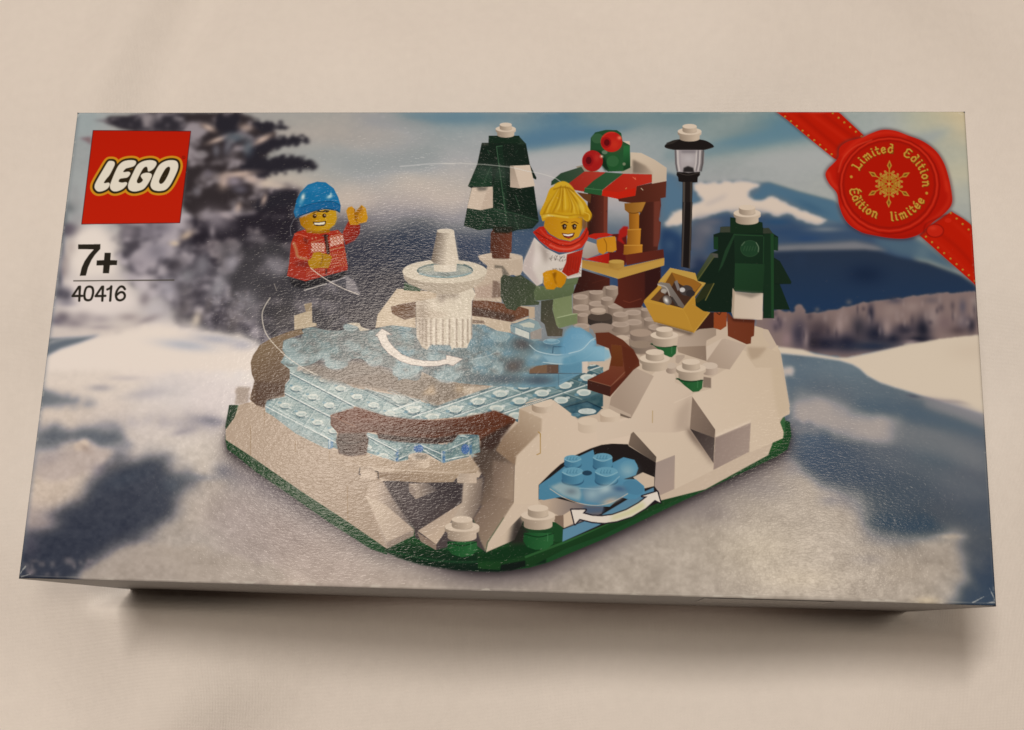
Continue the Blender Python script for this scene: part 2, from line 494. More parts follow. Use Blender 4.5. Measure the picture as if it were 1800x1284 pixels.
# ---------------------------------------------------------------- printed winter landscape
base = field('Z', [
    # sky
    (140, 205, 150, 165, 172), (150, 280, 150, 158, 160), (140, 330, 160, 168, 168), (230, 205, 160, 160, 155), (420, 205, 160, 158, 152),
    (560, 205, 158, 158, 152), (560, 240, 176, 168, 158), (650, 215, 150, 152, 152), (650, 245, 172, 166, 158), (745, 206, 110, 142, 168), (740, 225, 158, 160, 160),
    (560, 275, 150, 158, 158), (650, 290, 150, 160, 164), (740, 275, 142, 155, 162), (580, 310, 160, 162, 158), (700, 330, 192, 182, 168), (790, 330, 186, 178, 166),
    (520, 330, 186, 176, 162), (620, 350, 200, 186, 170), (800, 205, 105, 142, 170), (800, 235, 152, 162, 168), (790, 290, 168, 168, 166), (790, 370, 190, 180, 170),
    (900, 205, 128, 150, 166), (960, 236, 84, 130, 168), (1010, 232, 92, 134, 166), (930, 225, 112, 145, 168), (960, 285, 165, 170, 172), (1000, 270, 160, 168, 172),
    (1060, 205, 118, 146, 160), (1110, 225, 130, 152, 162), (1100, 262, 146, 158, 166), (1150, 300, 150, 160, 166),
    (1200, 203, 112, 144, 160), (1260, 215, 128, 152, 158), (1330, 205, 128, 150, 155), (1300, 215, 148, 158, 155), (1300, 240, 120, 150, 166), (1350, 222, 92, 138, 166), (1380, 228, 98, 140, 166),
    (1260, 260, 118, 148, 164), (1320, 256, 110, 145, 164), (1400, 245, 118, 148, 165), (1270, 280, 155, 164, 162), (1300, 300, 160, 166, 164), (1400, 262, 155, 165, 164), (1400, 300, 160, 166, 164),
    (1440, 310, 158, 165, 160), (1450, 340, 160, 166, 160), (1260, 310, 155, 160, 160), (1500, 205, 150, 165, 160), (1560, 212, 158, 170, 164), (1620, 205, 186, 180, 148), (1690, 205, 205, 188, 148), (1690, 240, 200, 186, 150),
    (1640, 228, 168, 172, 156), (1660, 255, 162, 168, 154), (1690, 300, 182, 178, 152), (1680, 270, 168, 172, 156), (1690, 340, 168, 172, 160), (1695, 400, 160, 166, 158), (1690, 450, 158, 165, 160),
    (1205, 262, 132, 154, 166), (1200, 300, 152, 160, 164), (1240, 300, 160, 165, 165), (1330, 300, 160, 166, 164), (1370, 290, 160, 166, 164), (1420, 330, 164, 168, 162), (1420, 290, 158, 166, 164), (1345, 280, 156, 165, 164), (1230, 275, 140, 158, 165), (1170, 270, 140, 156, 164), (1250, 225, 138, 156, 160), (1450, 280, 162, 168, 164),
    (1180, 330, 140, 156, 166), (1260, 330, 165, 165, 162), (1400, 345, 158, 164, 162), (1130, 270, 146, 158, 166), (1160, 240, 132, 152, 164), (1290, 285, 158, 165, 163), (1580, 205, 164, 172, 160), (1530, 225, 156, 168, 166), (600, 225, 166, 162, 154), (700, 240, 166, 164, 158), (690, 265, 158, 160, 158), (850, 260, 158, 164, 168), (820, 310, 172, 170, 166), (950, 320, 178, 174, 172),
    (540, 285, 166, 164, 156), (590, 290, 152, 160, 160), (660, 320, 160, 162, 162), (560, 330, 192, 180, 165), (720, 345, 196, 184, 170), (770, 350, 192, 180, 168), (680, 365, 160, 154, 154), (760, 385, 110, 112, 122), (810, 395, 120, 122, 134), (620, 400, 90, 88, 96),
    # haze and hills behind the skaters, some lid glare painted into the darks
    (640, 350, 196, 182, 168), (720, 365, 150, 145, 148), (800, 350, 188, 176, 164), (840, 380, 130, 135, 145), (680, 385, 118, 118, 126), (740, 405, 44, 58, 84), (700, 430, 52, 62, 84), (800, 430, 46, 62, 96), (850, 440, 70, 82, 108),
    (650, 450, 60, 62, 78), (920, 420, 70, 92, 126), (910, 440, 76, 98, 132), (780, 460, 60, 66, 82), (620, 500, 70, 68, 76), (550, 560, 66, 62, 64), (450, 560, 80, 78, 82), (670, 510, 62, 60, 68), (660, 560, 66, 62, 66),
    (1000, 300, 175, 172, 170), (1090, 370, 180, 174, 170), (1085, 400, 90, 112, 145), (1180, 400, 120, 140, 165), (1180, 430, 70, 100, 140), (1230, 440, 100, 105, 125), (1180, 480, 50, 75, 120), (1240, 480, 88, 92, 112),
    (1300, 480, 60, 80, 120), (1400, 440, 60, 92, 132), (1450, 420, 60, 98, 140),
    # foreground snow
    (110, 640, 218, 206, 192), (150, 600, 205, 194, 184), (250, 640, 226, 214, 202), (350, 640, 222, 212, 204), (410, 640, 228, 220, 212), (200, 680, 218, 206, 192), (300, 690, 214, 206, 200), (380, 700, 220, 210, 204),
    (100, 730, 212, 198, 182), (180, 740, 208, 196, 184), (260, 730, 214, 204, 194), (340, 760, 214, 204, 192), (360, 800, 206, 196, 182), (80, 780, 204, 190, 176), (100, 860, 206, 190, 172), (60, 930, 178, 164, 156),
    (350, 880, 196, 184, 168), (420, 900, 178, 168, 160), (330, 960, 178, 168, 156), (450, 960, 176, 164, 154), (250, 1000, 166, 156, 150), (550, 1010, 196, 182, 166), (400, 1020, 172, 160, 148), (700, 1030, 196, 184, 166),
    (850, 1040, 176, 164, 148), (1000, 1020, 164, 152, 138), (1100, 1000, 168, 156, 142), (1200, 960, 176, 164, 146), (1150, 1030, 178, 164, 148), (1300, 900, 156, 148, 142), (1380, 870, 160, 152, 146), (1300, 1000, 186, 174, 154),
    (1400, 960, 186, 174, 154), (1450, 1020, 186, 172, 154), (1350, 1040, 190, 176, 156), (1550, 1020, 166, 154, 144), (1620, 1040, 178, 166, 148), (1480, 900, 166, 156, 148),
    # blue shade on the right
    (1400, 660, 94, 116, 142), (1480, 650, 100, 122, 146), (1550, 690, 98, 116, 138), (1450, 690, 100, 112, 132), (1600, 730, 92, 108, 130), (1680, 740, 110, 118, 132), (1400, 770, 84, 104, 134), (1450, 800, 70, 88, 116),
    (1550, 800, 88, 100, 122), (1650, 790, 86, 104, 126), (1720, 780, 98, 108, 128), (1500, 830, 72, 88, 112), (1600, 850, 78, 92, 112), (1700, 850, 92, 100, 118), (1740, 900, 78, 90, 110), (1550, 890, 72, 88, 108), (1650, 920, 80, 90, 106),
    (1740, 1000, 66, 80, 104), (1700, 960, 84, 92, 106), (1720, 1040, 62, 80, 106), (1600, 960, 70, 86, 106),
    (1650, 660, 206, 192, 170), (1720, 700, 206, 192, 170),
], 30)
base += (N_WISP * 5 + N_FINE * 2)[..., None] * np.array([1., .8, .6], np.float32)
INK[:] = base

# wisps of open sky between the cloud bands
for pts, c, a in (((700, 204, 800, 200, 900, 205, 840, 216, 740, 214), (96, 136, 166), .8), ((900, 244, 960, 230, 1050, 224, 1130, 216, 1060, 240, 980, 256, 920, 262), (80, 126, 166), .75), ((1060, 205, 1180, 198, 1300, 200, 1200, 214, 1090, 222), (112, 142, 158), .7), ((1290, 236, 1350, 216, 1420, 212, 1480, 226, 1440, 240, 1340, 256, 1270, 268, 1230, 268), (92, 136, 166), .8), ((1180, 262, 1260, 256, 1300, 262, 1240, 274, 1170, 284), (120, 148, 164), .7),
                  ((640, 212, 700, 206, 760, 222, 680, 224), (146, 150, 154), .6), ((600, 282, 700, 270, 780, 276, 700, 300, 620, 300), (146, 154, 160), .7), ((1540, 262, 1600, 240, 1670, 226, 1640, 250, 1580, 272), (140, 158, 160), .6), ((880, 285, 1000, 262, 1060, 268, 960, 300), (170, 172, 172), .6), ((1240, 236, 1320, 222, 1360, 220, 1290, 240), (126, 146, 152), .7), ((1300, 286, 1400, 262, 1460, 270, 1400, 300), (166, 170, 166), .6)):
    F('Z', pts, c, sm=1, blur=7, a=a, own=False)
# far mountains on the right
F('E', (20, 600, 60, 560, 200, 600, 330, 640, 500, 650, 780, 622, 900, 648, 1020, 650, 1300, 740, 1640, 828, 1760, 900, 1760, 1284, -80, 1284, -80, 900), (92, 118, 148), blur=3, own=False)
F('E', (40, 560, 150, 590, 190, 690, 330, 760, 390, 820, 300, 880, 130, 930, 40, 1040, 20, 900), (84, 122, 160), blur=6, own=False)
F('E', (300, 650, 500, 655, 780, 626, 880, 640, 960, 668, 880, 705, 820, 740, 850, 800, 960, 812, 1040, 765, 1150, 825, 1300, 900, 1480, 960, 1580, 1000, 1480, 1055, 1300, 1005, 1200, 935, 1100, 985, 1000, 920, 960, 1000, 700, 1000, 640, 910, 560, 940, 420, 990, 300, 1000, 60, 1085, 36, 1040, 120, 935, 300, 865, 420, 820, 340, 740),
  (208, 193, 176), blur=3.5, own=False, rough=(N_FINE, .25, .9))
F('E', (420, 850, 640, 750, 600, 800, 440, 870), (176, 168, 164), blur=4, own=False, a=.8)
F('E', (960, 672, 1020, 652, 1300, 738, 1645, 830, 1712, 1040, 1600, 1000, 1480, 940, 1300, 862, 1150, 790, 1050, 755, 960, 806, 880, 812, 870, 770, 930, 730), (78, 118, 154), blur=3, own=False)
Bl('E', 1420, 880, 150, 40, (64, 104, 142), .7, 24)
F('E', (20, 1080, 120, 1100, 220, 1200, 330, 1010, 560, 950, 690, 930, 960, 930, 1100, 990, 1200, 960, 1300, 1020, 1480, 1070, 1760, 1040, 2400, 1000, 2400, 1500, 1760, 1500, 0, 1300), (62, 86, 122), blur=6, own=False)
for x, y, rx, ry, c, a in ((420, 1090, 110, 80, (120, 118, 134), .8), (110, 1190, 90, 80, (44, 78, 124), .9), (330, 1230, 80, 60, (96, 100, 126), .7), (1200, 1120, 200, 50, (50, 78, 120), .8), (1560, 1090, 150, 26, (130, 140, 160), .6),
                          (1380, 1180, 150, 40, (46, 76, 122), .8), (1100, 1020, 120, 30, (44, 84, 128), .7), (500, 1020, 90, 34, (106, 108, 130), .6)):
    Bl('E', x, y, rx, ry, c, a)
# dark wooded ridge, pale ledge above it
F('L', (-160, 150, 0, 140, 350, 125, 560, 110, 760, 150, 830, 190, 700, 200, 350, 196, 0, 200, -160, 210), (128, 126, 136), blur=4, own=False, a=.85)
F('L', (700, 90, 1080, 100, 1300, 250, 1420, 380, 1150, 270, 900, 215, 760, 150), (78, 108, 138), blur=5, own=False)
Bl('L', 1110, 200, 60, 70, (96, 124, 148), .7)
F('L', (-420, 150, -200, 200, 0, 196, 300, 188, 640, 182, 760, 196, 900, 238, 1150, 288, 1420, 388, 1570, 490, 1590, 560, 1100, 570, 700, 620, 400, 690, 160, 720, -420, 720, -900, 600, -900, 420), (44, 58, 82), blur=3, own=False,
  g=(0, 190, 0, 640, (36, 60, 96)))
F('K', (310, 250, 480, 340, 480, 620, 300, 640), (40, 66, 108), blur=6, own=False)
Bl('K', 380, 400, 50, 60, (64, 92, 130), .7); Bl('K', 640, 340, 70, 130, (96, 100, 120), .8); Bl('K', 640, 560, 60, 60, (40, 56, 90), .8)
Bl('L', 120, 260, 60, 60, (44, 62, 92), .5); Bl('L', 650, 380, 140, 80, (24, 38, 66), .6)
# frosted wood
F('L', (-240, 690, -60, 660, 60, 690, 100, 610, 140, 620, 170, 700, 400, 660, 660, 600, 900, 575, 1100, 545, 1300, 530, 1560, 512, 1590, 600, 1590, 870, 1300, 900, 1000, 930, 900, 970, 500, 1055, 240, 1010, 0, 990, -240, 900), (128, 110, 106), blur=2, own=False, rough=(N_FINE, .4, .9))
for x, y, rx, ry, c, a in ((110, 860, 70, 120, (58, 56, 74), .9), (270, 830, 100, 90, (62, 54, 62), .85), (320, 940, 130, 60, (36, 38, 58), .95), (230, 930, 60, 60, (44, 40, 50), .8), (500, 930, 120, 80, (38, 40, 60), .95), (590, 800, 60, 90, (58, 56, 66), .9), (690, 690, 28, 70, (46, 46, 62), .9),
                          (720, 860, 100, 90, (34, 38, 58), .95), (860, 900, 100, 50, (32, 36, 56), .9), (700, 960, 200, 40, (40, 52, 78), .9), (960, 830, 90, 50, (44, 44, 60), .85), (1110, 820, 70, 100, (32, 34, 50), .95), (1080, 900, 90, 26, (34, 36, 52), .9), (1500, 790, 34, 60, (40, 40, 52), .9), (1400, 830, 80, 40, (70, 58, 62), .7),
                          (1430, 640, 30, 60, (80, 78, 92), .7), (1440, 760, 60, 60, (96, 88, 98), .7), (1180, 590, 60, 30, (86, 80, 88), .5), (880, 590, 60, 30, (60, 62, 80), .6), (1280, 770, 70, 60, (112, 94, 96), .7),
                          (440, 780, 30, 70, (150, 132, 128), .9), (820, 800, 34, 70, (146, 128, 124), .9), (1190, 720, 50, 80, (150, 134, 130), .7), (1020, 640, 60, 40, (146, 128, 122), .7), (850, 670, 60, 50, (144, 126, 120), .7), (165, 900, 24, 80, (138, 122, 122), .8), (1540, 620, 40, 60, (140, 128, 124), .7), (10, 900, 40, 60, (140, 118, 120), .8), (-60, 780, 80, 60, (110, 96, 104), .8), (1020, 925, 50, 18, (150, 134, 136), .6)):
    Bl('L', x, y, rx, ry, c, a)
for k in range(46):
    x = rng.uniform(-100, 1560); y = 640 + rng.uniform(0, 260) - x * .06 * 1.2
    Bl('L', x, y, rng.uniform(10, 26), rng.uniform(18, 44), ((52, 48, 60), (146, 130, 126))[k % 2], .4)
# sunlit slope on the right
F('L', (-240, 950, 0, 968, 140, 985, 240, 1020, 420, 1050, 500, 1050, 700, 1010, 900, 965, 1100, 930, 1300, 896, 1620, 862, 1640, 1500, 1560, 1494, 1400, 1450, 1200, 1385, 1020, 1330, 880, 1290, 760, 1250, 660, 1196, 600, 1140, 540, 1105, 440, 1075, 240, 1045, 0, 1020, -240, 1000), (208, 194, 172), blur=1.8, own=False)
Bl('L', 1500, 1000, 200, 90, (198, 182, 160), .5)
Ln('U', (1150, 168, 1230, 176, 1330, 190, 1420, 196, 1480, 210), 5, (120, 108, 116), sm=1, a=.55, blur=2.5, own=False, taper=True)
Bl('U', 1180, 165, 30, 8, (84, 92, 116), .8, 10)
# shade and light bands in the right foreground
F('U', (500, 20, 545, 10, 590, 35, 560, 62, 500, 60), (186, 176, 166), blur=4, own=False, rough=(N_FINE, .4, .9))
F('U', (540, 165, 620, 160, 700, 172, 780, 190, 740, 210, 900, 240, 1060, 265, 1150, 290, 1060, 330, 1090, 440, 980, 420, 900, 385, 760, 370, 680, 340, 560, 350, 545, 270), (164, 156, 150), blur=10, own=False, rough=(N_MID, .6, 1.1))
F('U', (540, 290, 640, 300, 720, 350, 600, 350, 540, 340), (112, 118, 136), blur=5, own=False, rough=(N_FINE, .5, .9))
F('U', (1060, 270, 1300, 320, 1560, 440, 1560, 560, 1300, 470, 1080, 420), (118, 122, 132), blur=9, own=False, a=.7)
F('U', (900, 180, 1200, 210, 1400, 260, 1550, 320, 1550, 380, 1300, 330, 1060, 265, 900, 240), (82, 104, 130), blur=7, own=False, a=.8)
F('U', (1240, 180, 1400, 200, 1550, 262, 1550, 330, 1400, 270, 1240, 220), (128, 128, 138), blur=5, own=False, a=.8)
F('U', (900, 420, 1200, 480, 1560, 620, 1570, 700, 1300, 620, 1000, 500), (98, 108, 124), blur=10, own=False, a=.6)
# sunlit snow in the right foreground
F('U', (-600, 1000, 0, 690, 250, 560, 540, 440, 580, 480, 620, 500, 650, 600, 720, 650, 820, 705, 900, 720, 960, 770, 900, 830, 960, 850, 1100, 880, 1280, 880, 1330, 862, 1400, 880, 1440, 930, 1470, 990, 1500, 1090, 1480, 1160, 1500, 1210, 1440, 1170, 1230, 1150, 1290, 1220, 1300, 1260, -600, 1260), (172, 161, 146), blur=13, own=False, rough=(N_MID, .9, 1.1))
F('U', (920, 770, 1000, 765, 1100, 770, 1250, 790, 1380, 850, 1290, 868, 1100, 880, 1000, 850, 920, 830), (58, 80, 104), blur=9, own=False, rough=(N_MID, .6, 1.1))
for x, y, rx, ry, c, a in ((400, 960, 220, 130, (190, 178, 156), .7), (150, 760, 120, 60, (138, 128, 124), .6), (420, 640, 150, 60, (146, 138, 134), .6), (1000, 900, 110, 40, (150, 142, 136), .5), (1200, 980, 150, 60, (148, 138, 126), .55), (1130, 1060, 120, 50, (160, 148, 132), .6), (1370, 885, 60, 14, (186, 174, 156), .8), (1250, 1215, 60, 22, (206, 190, 160), .8),
                          (760, 700, 60, 30, (120, 120, 130), .5), (560, 540, 50, 40, (146, 142, 144), .6), (960, 1000, 80, 30, (140, 134, 132), .4), (600, 1100, 200, 60, (194, 181, 158), .6)):
    Bl('U', x, y, rx, ry, c, a)
# light mottling of the snow, stronger near the camera of the printed picture
yy_, xx_ = np.mgrid[0:NY, 0:NX].astype(np.float32)
sn = np.clip((yy_ / NY - .62) / .3, 0, 1) * np.clip((INK.mean(2) - 110) / 50, 0, 1)
rr = np.clip((xx_ / NX - .45) / .2, 0, 1)
INK += ((N_MID * .55 + N_FINE * .6 + N_CLUMP * .4) * sn * (4 + 10 * rr))[..., None] * np.array([1, 1, .95], np.float32)

Bl('Z', 520, 950, 130, 60, (158, 143, 135), .8, 25); Bl('Z', 640, 1010, 160, 30, (176, 160, 148), .6, 8); Bl('Z', 420, 900, 60, 40, (168, 154, 146), .6)
# blue shade in the left foreground
S1 = (66, 72, 90)
F('T', (60, -10, 200, -16, 330, -20, 200, 40, 130, 78, 90, 90, 90, 20), (100, 112, 134), blur=2.5, own=False)
F('T', (120, 255, 180, 256, 280, 285, 420, 320, 380, 332, 250, 330, 110, 338), (110, 118, 134), blur=7, own=False, rough=(N_FINE, .4, 1.1))
F('T', (100, 440, 250, 436, 400, 440, 520, 430, 560, 460, 540, 480, 650, 520, 600, 540, 420, 530, 300, 520, 250, 540, 90, 545), (98, 106, 124), blur=9, own=False, rough=(N_MID, .5, 1.1))
Bl('T', 460, 440, 60, 34, (150, 148, 152), .6)
F('T', (380, 420, 560, 395, 760, 380, 920, 372, 1080, 400, 1080, 450, 900, 460, 820, 480, 860, 440, 700, 410, 540, 430), (146, 142, 150), blur=10, own=False, rough=(N_FINE, .6, 1.1), a=.7)
Bl('T', 430, 240, 60, 18, (160, 156, 160), .7); Bl('T', 660, 270, 110, 30, (172, 168, 172), .6, -8); Bl('T', 1000, 410, 70, 22, (118, 118, 134), .7, 8); Bl('T', 850, 465, 60, 16, (150, 144, 150), .6, -12); Bl('T', 560, 190, 90, 14, (186, 178, 178), .5)
F('T', (-20, 1240, 0, 1040, 90, 960, 200, 880, 300, 800, 360, 760, 440, 670, 440, 620, 520, 590, 620, 580, 700, 575, 760, 600, 800, 640, 850, 675, 950, 680, 1060, 658, 1200, 690, 1060, 712, 950, 725, 840, 760, 830, 800, 850, 850, 820, 900, 750, 955, 650, 1010, 560, 1050, 480, 1090, 420, 1130, 330, 1190, 240, 1260), S1, blur=13, own=False, rough=(N_MID, .5, 1.25),
  g=(650, 600, 150, 1160, (54, 60, 78)))
Bl('T', 60, 1040, 50, 60, (90, 88, 106), .7); Bl('T', 900, 700, 110, 18, (112, 118, 132), .6); Bl('T', 800, 740, 60, 40, (92, 102, 120), .6); Bl('T', 560, 700, 140, 40, (74, 84, 104), .6, -20)
F('T', (90, 640, 250, 560, 300, 530, 350, 502, 380, 530, 420, 560, 500, 560, 440, 620, 330, 680, 200, 720, 80, 700), (186, 172, 162), blur=6, own=False, rough=(N_MID, .4, .9))
F('T', (290, 530, 350, 503, 372, 530, 340, 560, 300, 560), (214, 196, 176), blur=3, own=False); Bl('T', 350, 550, 40, 18, (160, 142, 130), .7, 30)
Bl('T', 160, 600, 100, 34, (160, 150, 150), .6, -20); Bl('T', 420, 660, 40, 34, (140, 132, 140), .5); Bl('T', 140, 930, 70, 40, (172, 158, 152), .7)
for k in range(26):
    Bl('T', rng.uniform(40, 420), 1180 + rng.uniform(-60, 30), rng.uniform(8, 22), rng.uniform(8, 20), (130, 120, 122), .35)
F('T', (330, 1200, 420, 1130, 480, 1090, 560, 1050, 700, 1040, 900, 1050, 1100, 1100, 1372, 1180, 1372, 1240, 300, 1240), (172, 160, 146), blur=6, own=False, rough=(N_MID, .8, .8), a=.8)
INK += ((N_MID * 5 + N_FINE * 5) * np.clip((yy_ / NY - .55) / .2, 0, 1) * (1 - rr))[..., None]

# big frosted tree, out of focus, some glare mixed into its lower darks
def tree_mass(tile, pts, seed, dark, light, bal, blur=5, edge=.8):
    p = tp(tile, pts); r = cover(to_lid(p)); m, x0, y0 = soften(*r, blur)
    h, w = m.shape
    n1 = noise(30, 4, 1.5, seed, .6)[y0:y0 + h, x0:x0 + w]; n2 = noise(15, 3, 1.2, seed + 1)[y0:y0 + h, x0:x0 + w]
    m = np.clip((m + n1 * edge * 3 * m * (1 - m) - .5) / .6 + .5, 0, 1)
    t = np.clip((n1 * .9 + n2 * .55 + bal) / .7 + .5, 0, 1)
    m, t = [gauss1(gauss1(q, 3.4, 0), 3.4, 1) for q in (m, t)]
    t = t[..., None]
    c = np.asarray(dark, np.float32) * (1 - t) + np.asarray(light, np.float32) * t
    sl = INK[y0:y0 + h, x0:x0 + w]; sl += (c - sl) * m[..., None]


# pale mist low in the tree
F('V', (280, 590, 420, 580, 560, 640, 560, 900, 700, 1040, 400, 1080, 200, 1100, 170, 900, 220, 700), (196, 188, 182), blur=14, own=False)
F('V', (300, 600, 420, 590, 470, 660, 500, 760, 490, 840, 300, 860, 260, 760), (226, 216, 204), blur=8, own=False)
F('V', (230, 860, 560, 880, 620, 1000, 400, 1060, 230, 1030), (222, 212, 204), blur=10, own=False)
tree_mass('V', (480, 570, 850, 540, 1000, 480, 1300, 430, 1480, 560, 1500, 800, 1626, 900, 1640, 1150, 1300, 1180, 1100, 1130, 900, 1100, 800, 1040, 640, 920, 540, 820, 500, 680), 21, (72, 68, 76), (176, 168, 172), -.06, 14, .8)
tree_mass('V', (850, 560, 1000, 430, 1200, 400, 1420, 400, 1440, 640, 1360, 760, 1100, 820, 900, 760), 31, (44, 40, 48), (150, 140, 142), -.3, 10, .8)
tree_mass('V', (1000, 700, 1300, 640, 1500, 840, 1626, 920, 1626, 1160, 1300, 1170, 1180, 1060, 1060, 980), 35, (62, 60, 64), (118, 112, 116), -.35, 14, .7)
tree_mass('V', (440, 60, 460, 40, 600, 40, 700, 20, 1120, 20, 1180, 50, 1230, 90, 1300, 110, 1300, 200, 1240, 260, 1250, 330, 1240, 430, 1200, 520, 900, 560, 820, 500, 840, 130, 520, 110), 41, (54, 48, 50), (146, 138, 142), -.4, 5, .7)
tree_mass('V', (430, 70, 470, 45, 640, 40, 840, 30, 840, 120, 560, 112, 500, 100), 43, (52, 49, 56), (140, 132, 134), -.28, 4, .6)
DK = (44, 42, 50)
for pts in ((1180, 60, 1290, 80, 1330, 68, 1368, 90, 1360, 102, 1300, 105, 1240, 130, 1180, 110), (1200, 150, 1290, 150, 1400, 138, 1450, 150, 1468, 172, 1420, 185, 1330, 195, 1230, 240, 1180, 300, 1150, 260),
            (1140, 270, 1250, 250, 1350, 240, 1430, 245, 1480, 275, 1508, 290, 1480, 310, 1390, 318, 1300, 330, 1200, 350, 1120, 320), (1250, 430, 1330, 410, 1410, 420, 1400, 500, 1300, 500, 1200, 520, 1180, 470), (1000, 40, 1110, 30, 1120, 130, 1050, 150, 1000, 100)):
    F('V', pts, DK, blur=4.5, own=False, rough=(N_FINE, .6, .95))
F('V', (380, 62, 450, 58, 480, 80, 450, 76), (110, 100, 104), blur=3, own=False, a=.8); F('V', (310, 152, 372, 145, 375, 190, 350, 170), (120, 90, 92), blur=3, own=False, a=.8)
SNW = (172, 160, 158); SNP = (196, 172, 156); BLU = (96, 110, 132)
for x, y, rx, ry, c, a, an in ((1010, 160, 50, 14, SNP, .8, -20), (1090, 150, 50, 24, BLU, .8, 0), (1150, 100, 34, 20, SNP, .6, 0), (960, 100, 34, 16, SNP, .8, 25), (1230, 160, 50, 16, SNP, .85, -28), (1160, 200, 26, 40, BLU, .7, 10), (1060, 190, 20, 44, (110, 110, 122), .8, 20), (1000, 215, 20, 30, (120, 120, 130), .6, 0),
                              (1110, 335, 80, 18, SNP, .9, -6), (1040, 370, 26, 36, SNP, .85, 20), (1090, 370, 40, 26, (150, 140, 150), .8, 0), (1180, 360, 46, 20, SNP, .8, 20), (1220, 390, 34, 26, SNW, .8, 0), (1120, 410, 34, 20, (96, 92, 104), .8, 0), (1250, 380, 40, 18, (208, 190, 170), .8, 0), (1300, 390, 60, 16, (196, 182, 166), .8, 6), (930, 230, 26, 16, (128, 122, 124), .8, 0), (880, 280, 24, 18, (140, 132, 136), .8, -20),
                              (1240, 460, 14, 30, SNP, .7, 20), (1110, 500, 16, 26, SNP, .6, 20), (900, 420, 20, 24, (110, 106, 112), .7, 0), (960, 330, 20, 22, (110, 104, 112), .6, 0), (850, 640, 34, 18, (200, 176, 150), .7, -30), (790, 680, 24, 14, (206, 186, 160), .8, 0), (1000, 560, 70, 50, (140, 132, 138), .8, 20), (1050, 540, 40, 16, (168, 156, 158), .7, 20), (980, 620, 16, 30, (150, 142, 146), .7, 0), (1080, 780, 30, 40, (160, 156, 164), .8, 10),
                              (930, 790, 40, 60, (130, 128, 138), .8, 10), (850, 840, 40, 40, (150, 150, 158), .7, 20), (900, 720, 30, 14, (64, 60, 68), .7, 0), (1010, 900, 40, 80, (150, 148, 154), .8, 20), (900, 1060, 24, 40, (214, 200, 180), .8, 20), (760, 900, 50, 60, (168, 164, 172), .8, 0), (1150, 970, 60, 60, (150, 146, 150), .7, 0), (1290, 800, 50, 50, (140, 136, 142), .7, 30), (840, 910, 40, 40, (96, 92, 96), .8, 0), (800, 790, 50, 40, (66, 62, 68), .8, 0), (720, 600, 60, 40, (86, 82, 98), .6, 0),
                              (650, 620, 50, 40, (120, 114, 124), .7, 0), (700, 720, 60, 50, (110, 106, 118), .7, 0), (620, 780, 50, 60, (150, 142, 150), .6, 0), (640, 900, 40, 50, (200, 192, 192), .8, 0), (560, 620, 40, 40, (140, 132, 138), .7, 0), (700, 1010, 70, 60, (190, 184, 186), .8, 0), (640, 960, 26, 30, (130, 120, 124), .7, 20), (840, 1010, 40, 60, (96, 90, 92), .75, 20), (960, 990, 20, 50, (96, 90, 92), .7, 15), (660, 1060, 60, 18, (146, 136, 138), .7, -18),
                              (1340, 1050, 60, 80, (78, 74, 74), .7, 0), (1180, 850, 90, 60, (74, 72, 76), .7, 0), (1440, 900, 120, 60, (70, 68, 74), .7, 0), (1080, 1080, 40, 60, (100, 94, 94), .7, 0)):
    Bl('V', x, y, rx, ry, c, a, an)
# left margin: soft dark sprigs, mist and the first drift
for x, y, rx, ry, c, a in ((270, 500, 30, 30, (96, 104, 116), .8), (250, 620, 40, 30, (92, 84, 96), .8), (240, 760, 26, 40, (170, 158, 152), .8), (230, 820, 26, 40, (140, 128, 128), .7), (215, 930, 40, 34, (82, 80, 96), .9), (250, 980, 50, 20, (150, 144, 152), .7), (200, 1070, 40, 24, (110, 104, 116), .8), (290, 1080, 50, 24, (140, 130, 134), .8), (420, 1100, 60, 14, (160, 150, 152), .6), (290, 420, 26, 50, (150, 152, 152), .6), (230, 540, 20, 40, (70, 84, 108), .7), (250, 600, 60, 30, (92, 84, 94), .8), (225, 700, 18, 60, (96, 96, 112), .7), (270, 700, 30, 40, (180, 168, 160), .6), (215, 860, 16, 50, (90, 90, 108), .8), (250, 940, 34, 34, (78, 76, 90), .8), (330, 1050, 50, 30, (150, 140, 142), .7), (230, 1050, 40, 30, (104, 96, 104), .8), (420, 1060, 50, 24, (158, 148, 150), .6), (560, 1050, 50, 20, (150, 138, 138), .6), (300, 480, 40, 40, (150, 150, 148), .6), (300, 550, 40, 30, (150, 146, 146), .5)):
    Bl('V', x, y, rx, ry, c, a)
for k in range(90):
    y_ = rng.uniform(1060, 1300); Bl('M', rng.uniform(-60, 300), rng.uniform(-40, 300), rng.uniform(10, 26), rng.uniform(8, 20), ((92, 86, 88), (150, 144, 150))[k % 2], .3)
# drift crest
F('V', (120, 1240, 160, 1180, 240, 1160, 330, 1148, 430, 1140, 560, 1120, 650, 1095, 720, 1090, 800, 1110, 900, 1130, 1010, 1130, 1130, 1140, 1200, 1180, 1200, 1320, 120, 1320), (228, 216, 202), blur=6, own=False, rough=(N_FINE, .2, .9))
F('V', (130, 1230, 160, 1180, 240, 1158, 330, 1148, 420, 1138, 320, 1176, 220, 1208, 150, 1244), (104, 116, 138), blur=3, own=False)
Bl('V', 850, 1190, 130, 26, (172, 178, 190), .8, 6); Bl('V', 1000, 1160, 120, 24, (168, 170, 180), .8, 4); Bl('V', 1130, 1190, 60, 26, (170, 170, 180), .7)
# cool edge of the lid on the left
Ln('Z', (136, 205, 118, 350, 104, 470, 80, 640, 62, 800, 34, 1012), 7, (96, 108, 126), blur=3.5, own=False, a=.5)

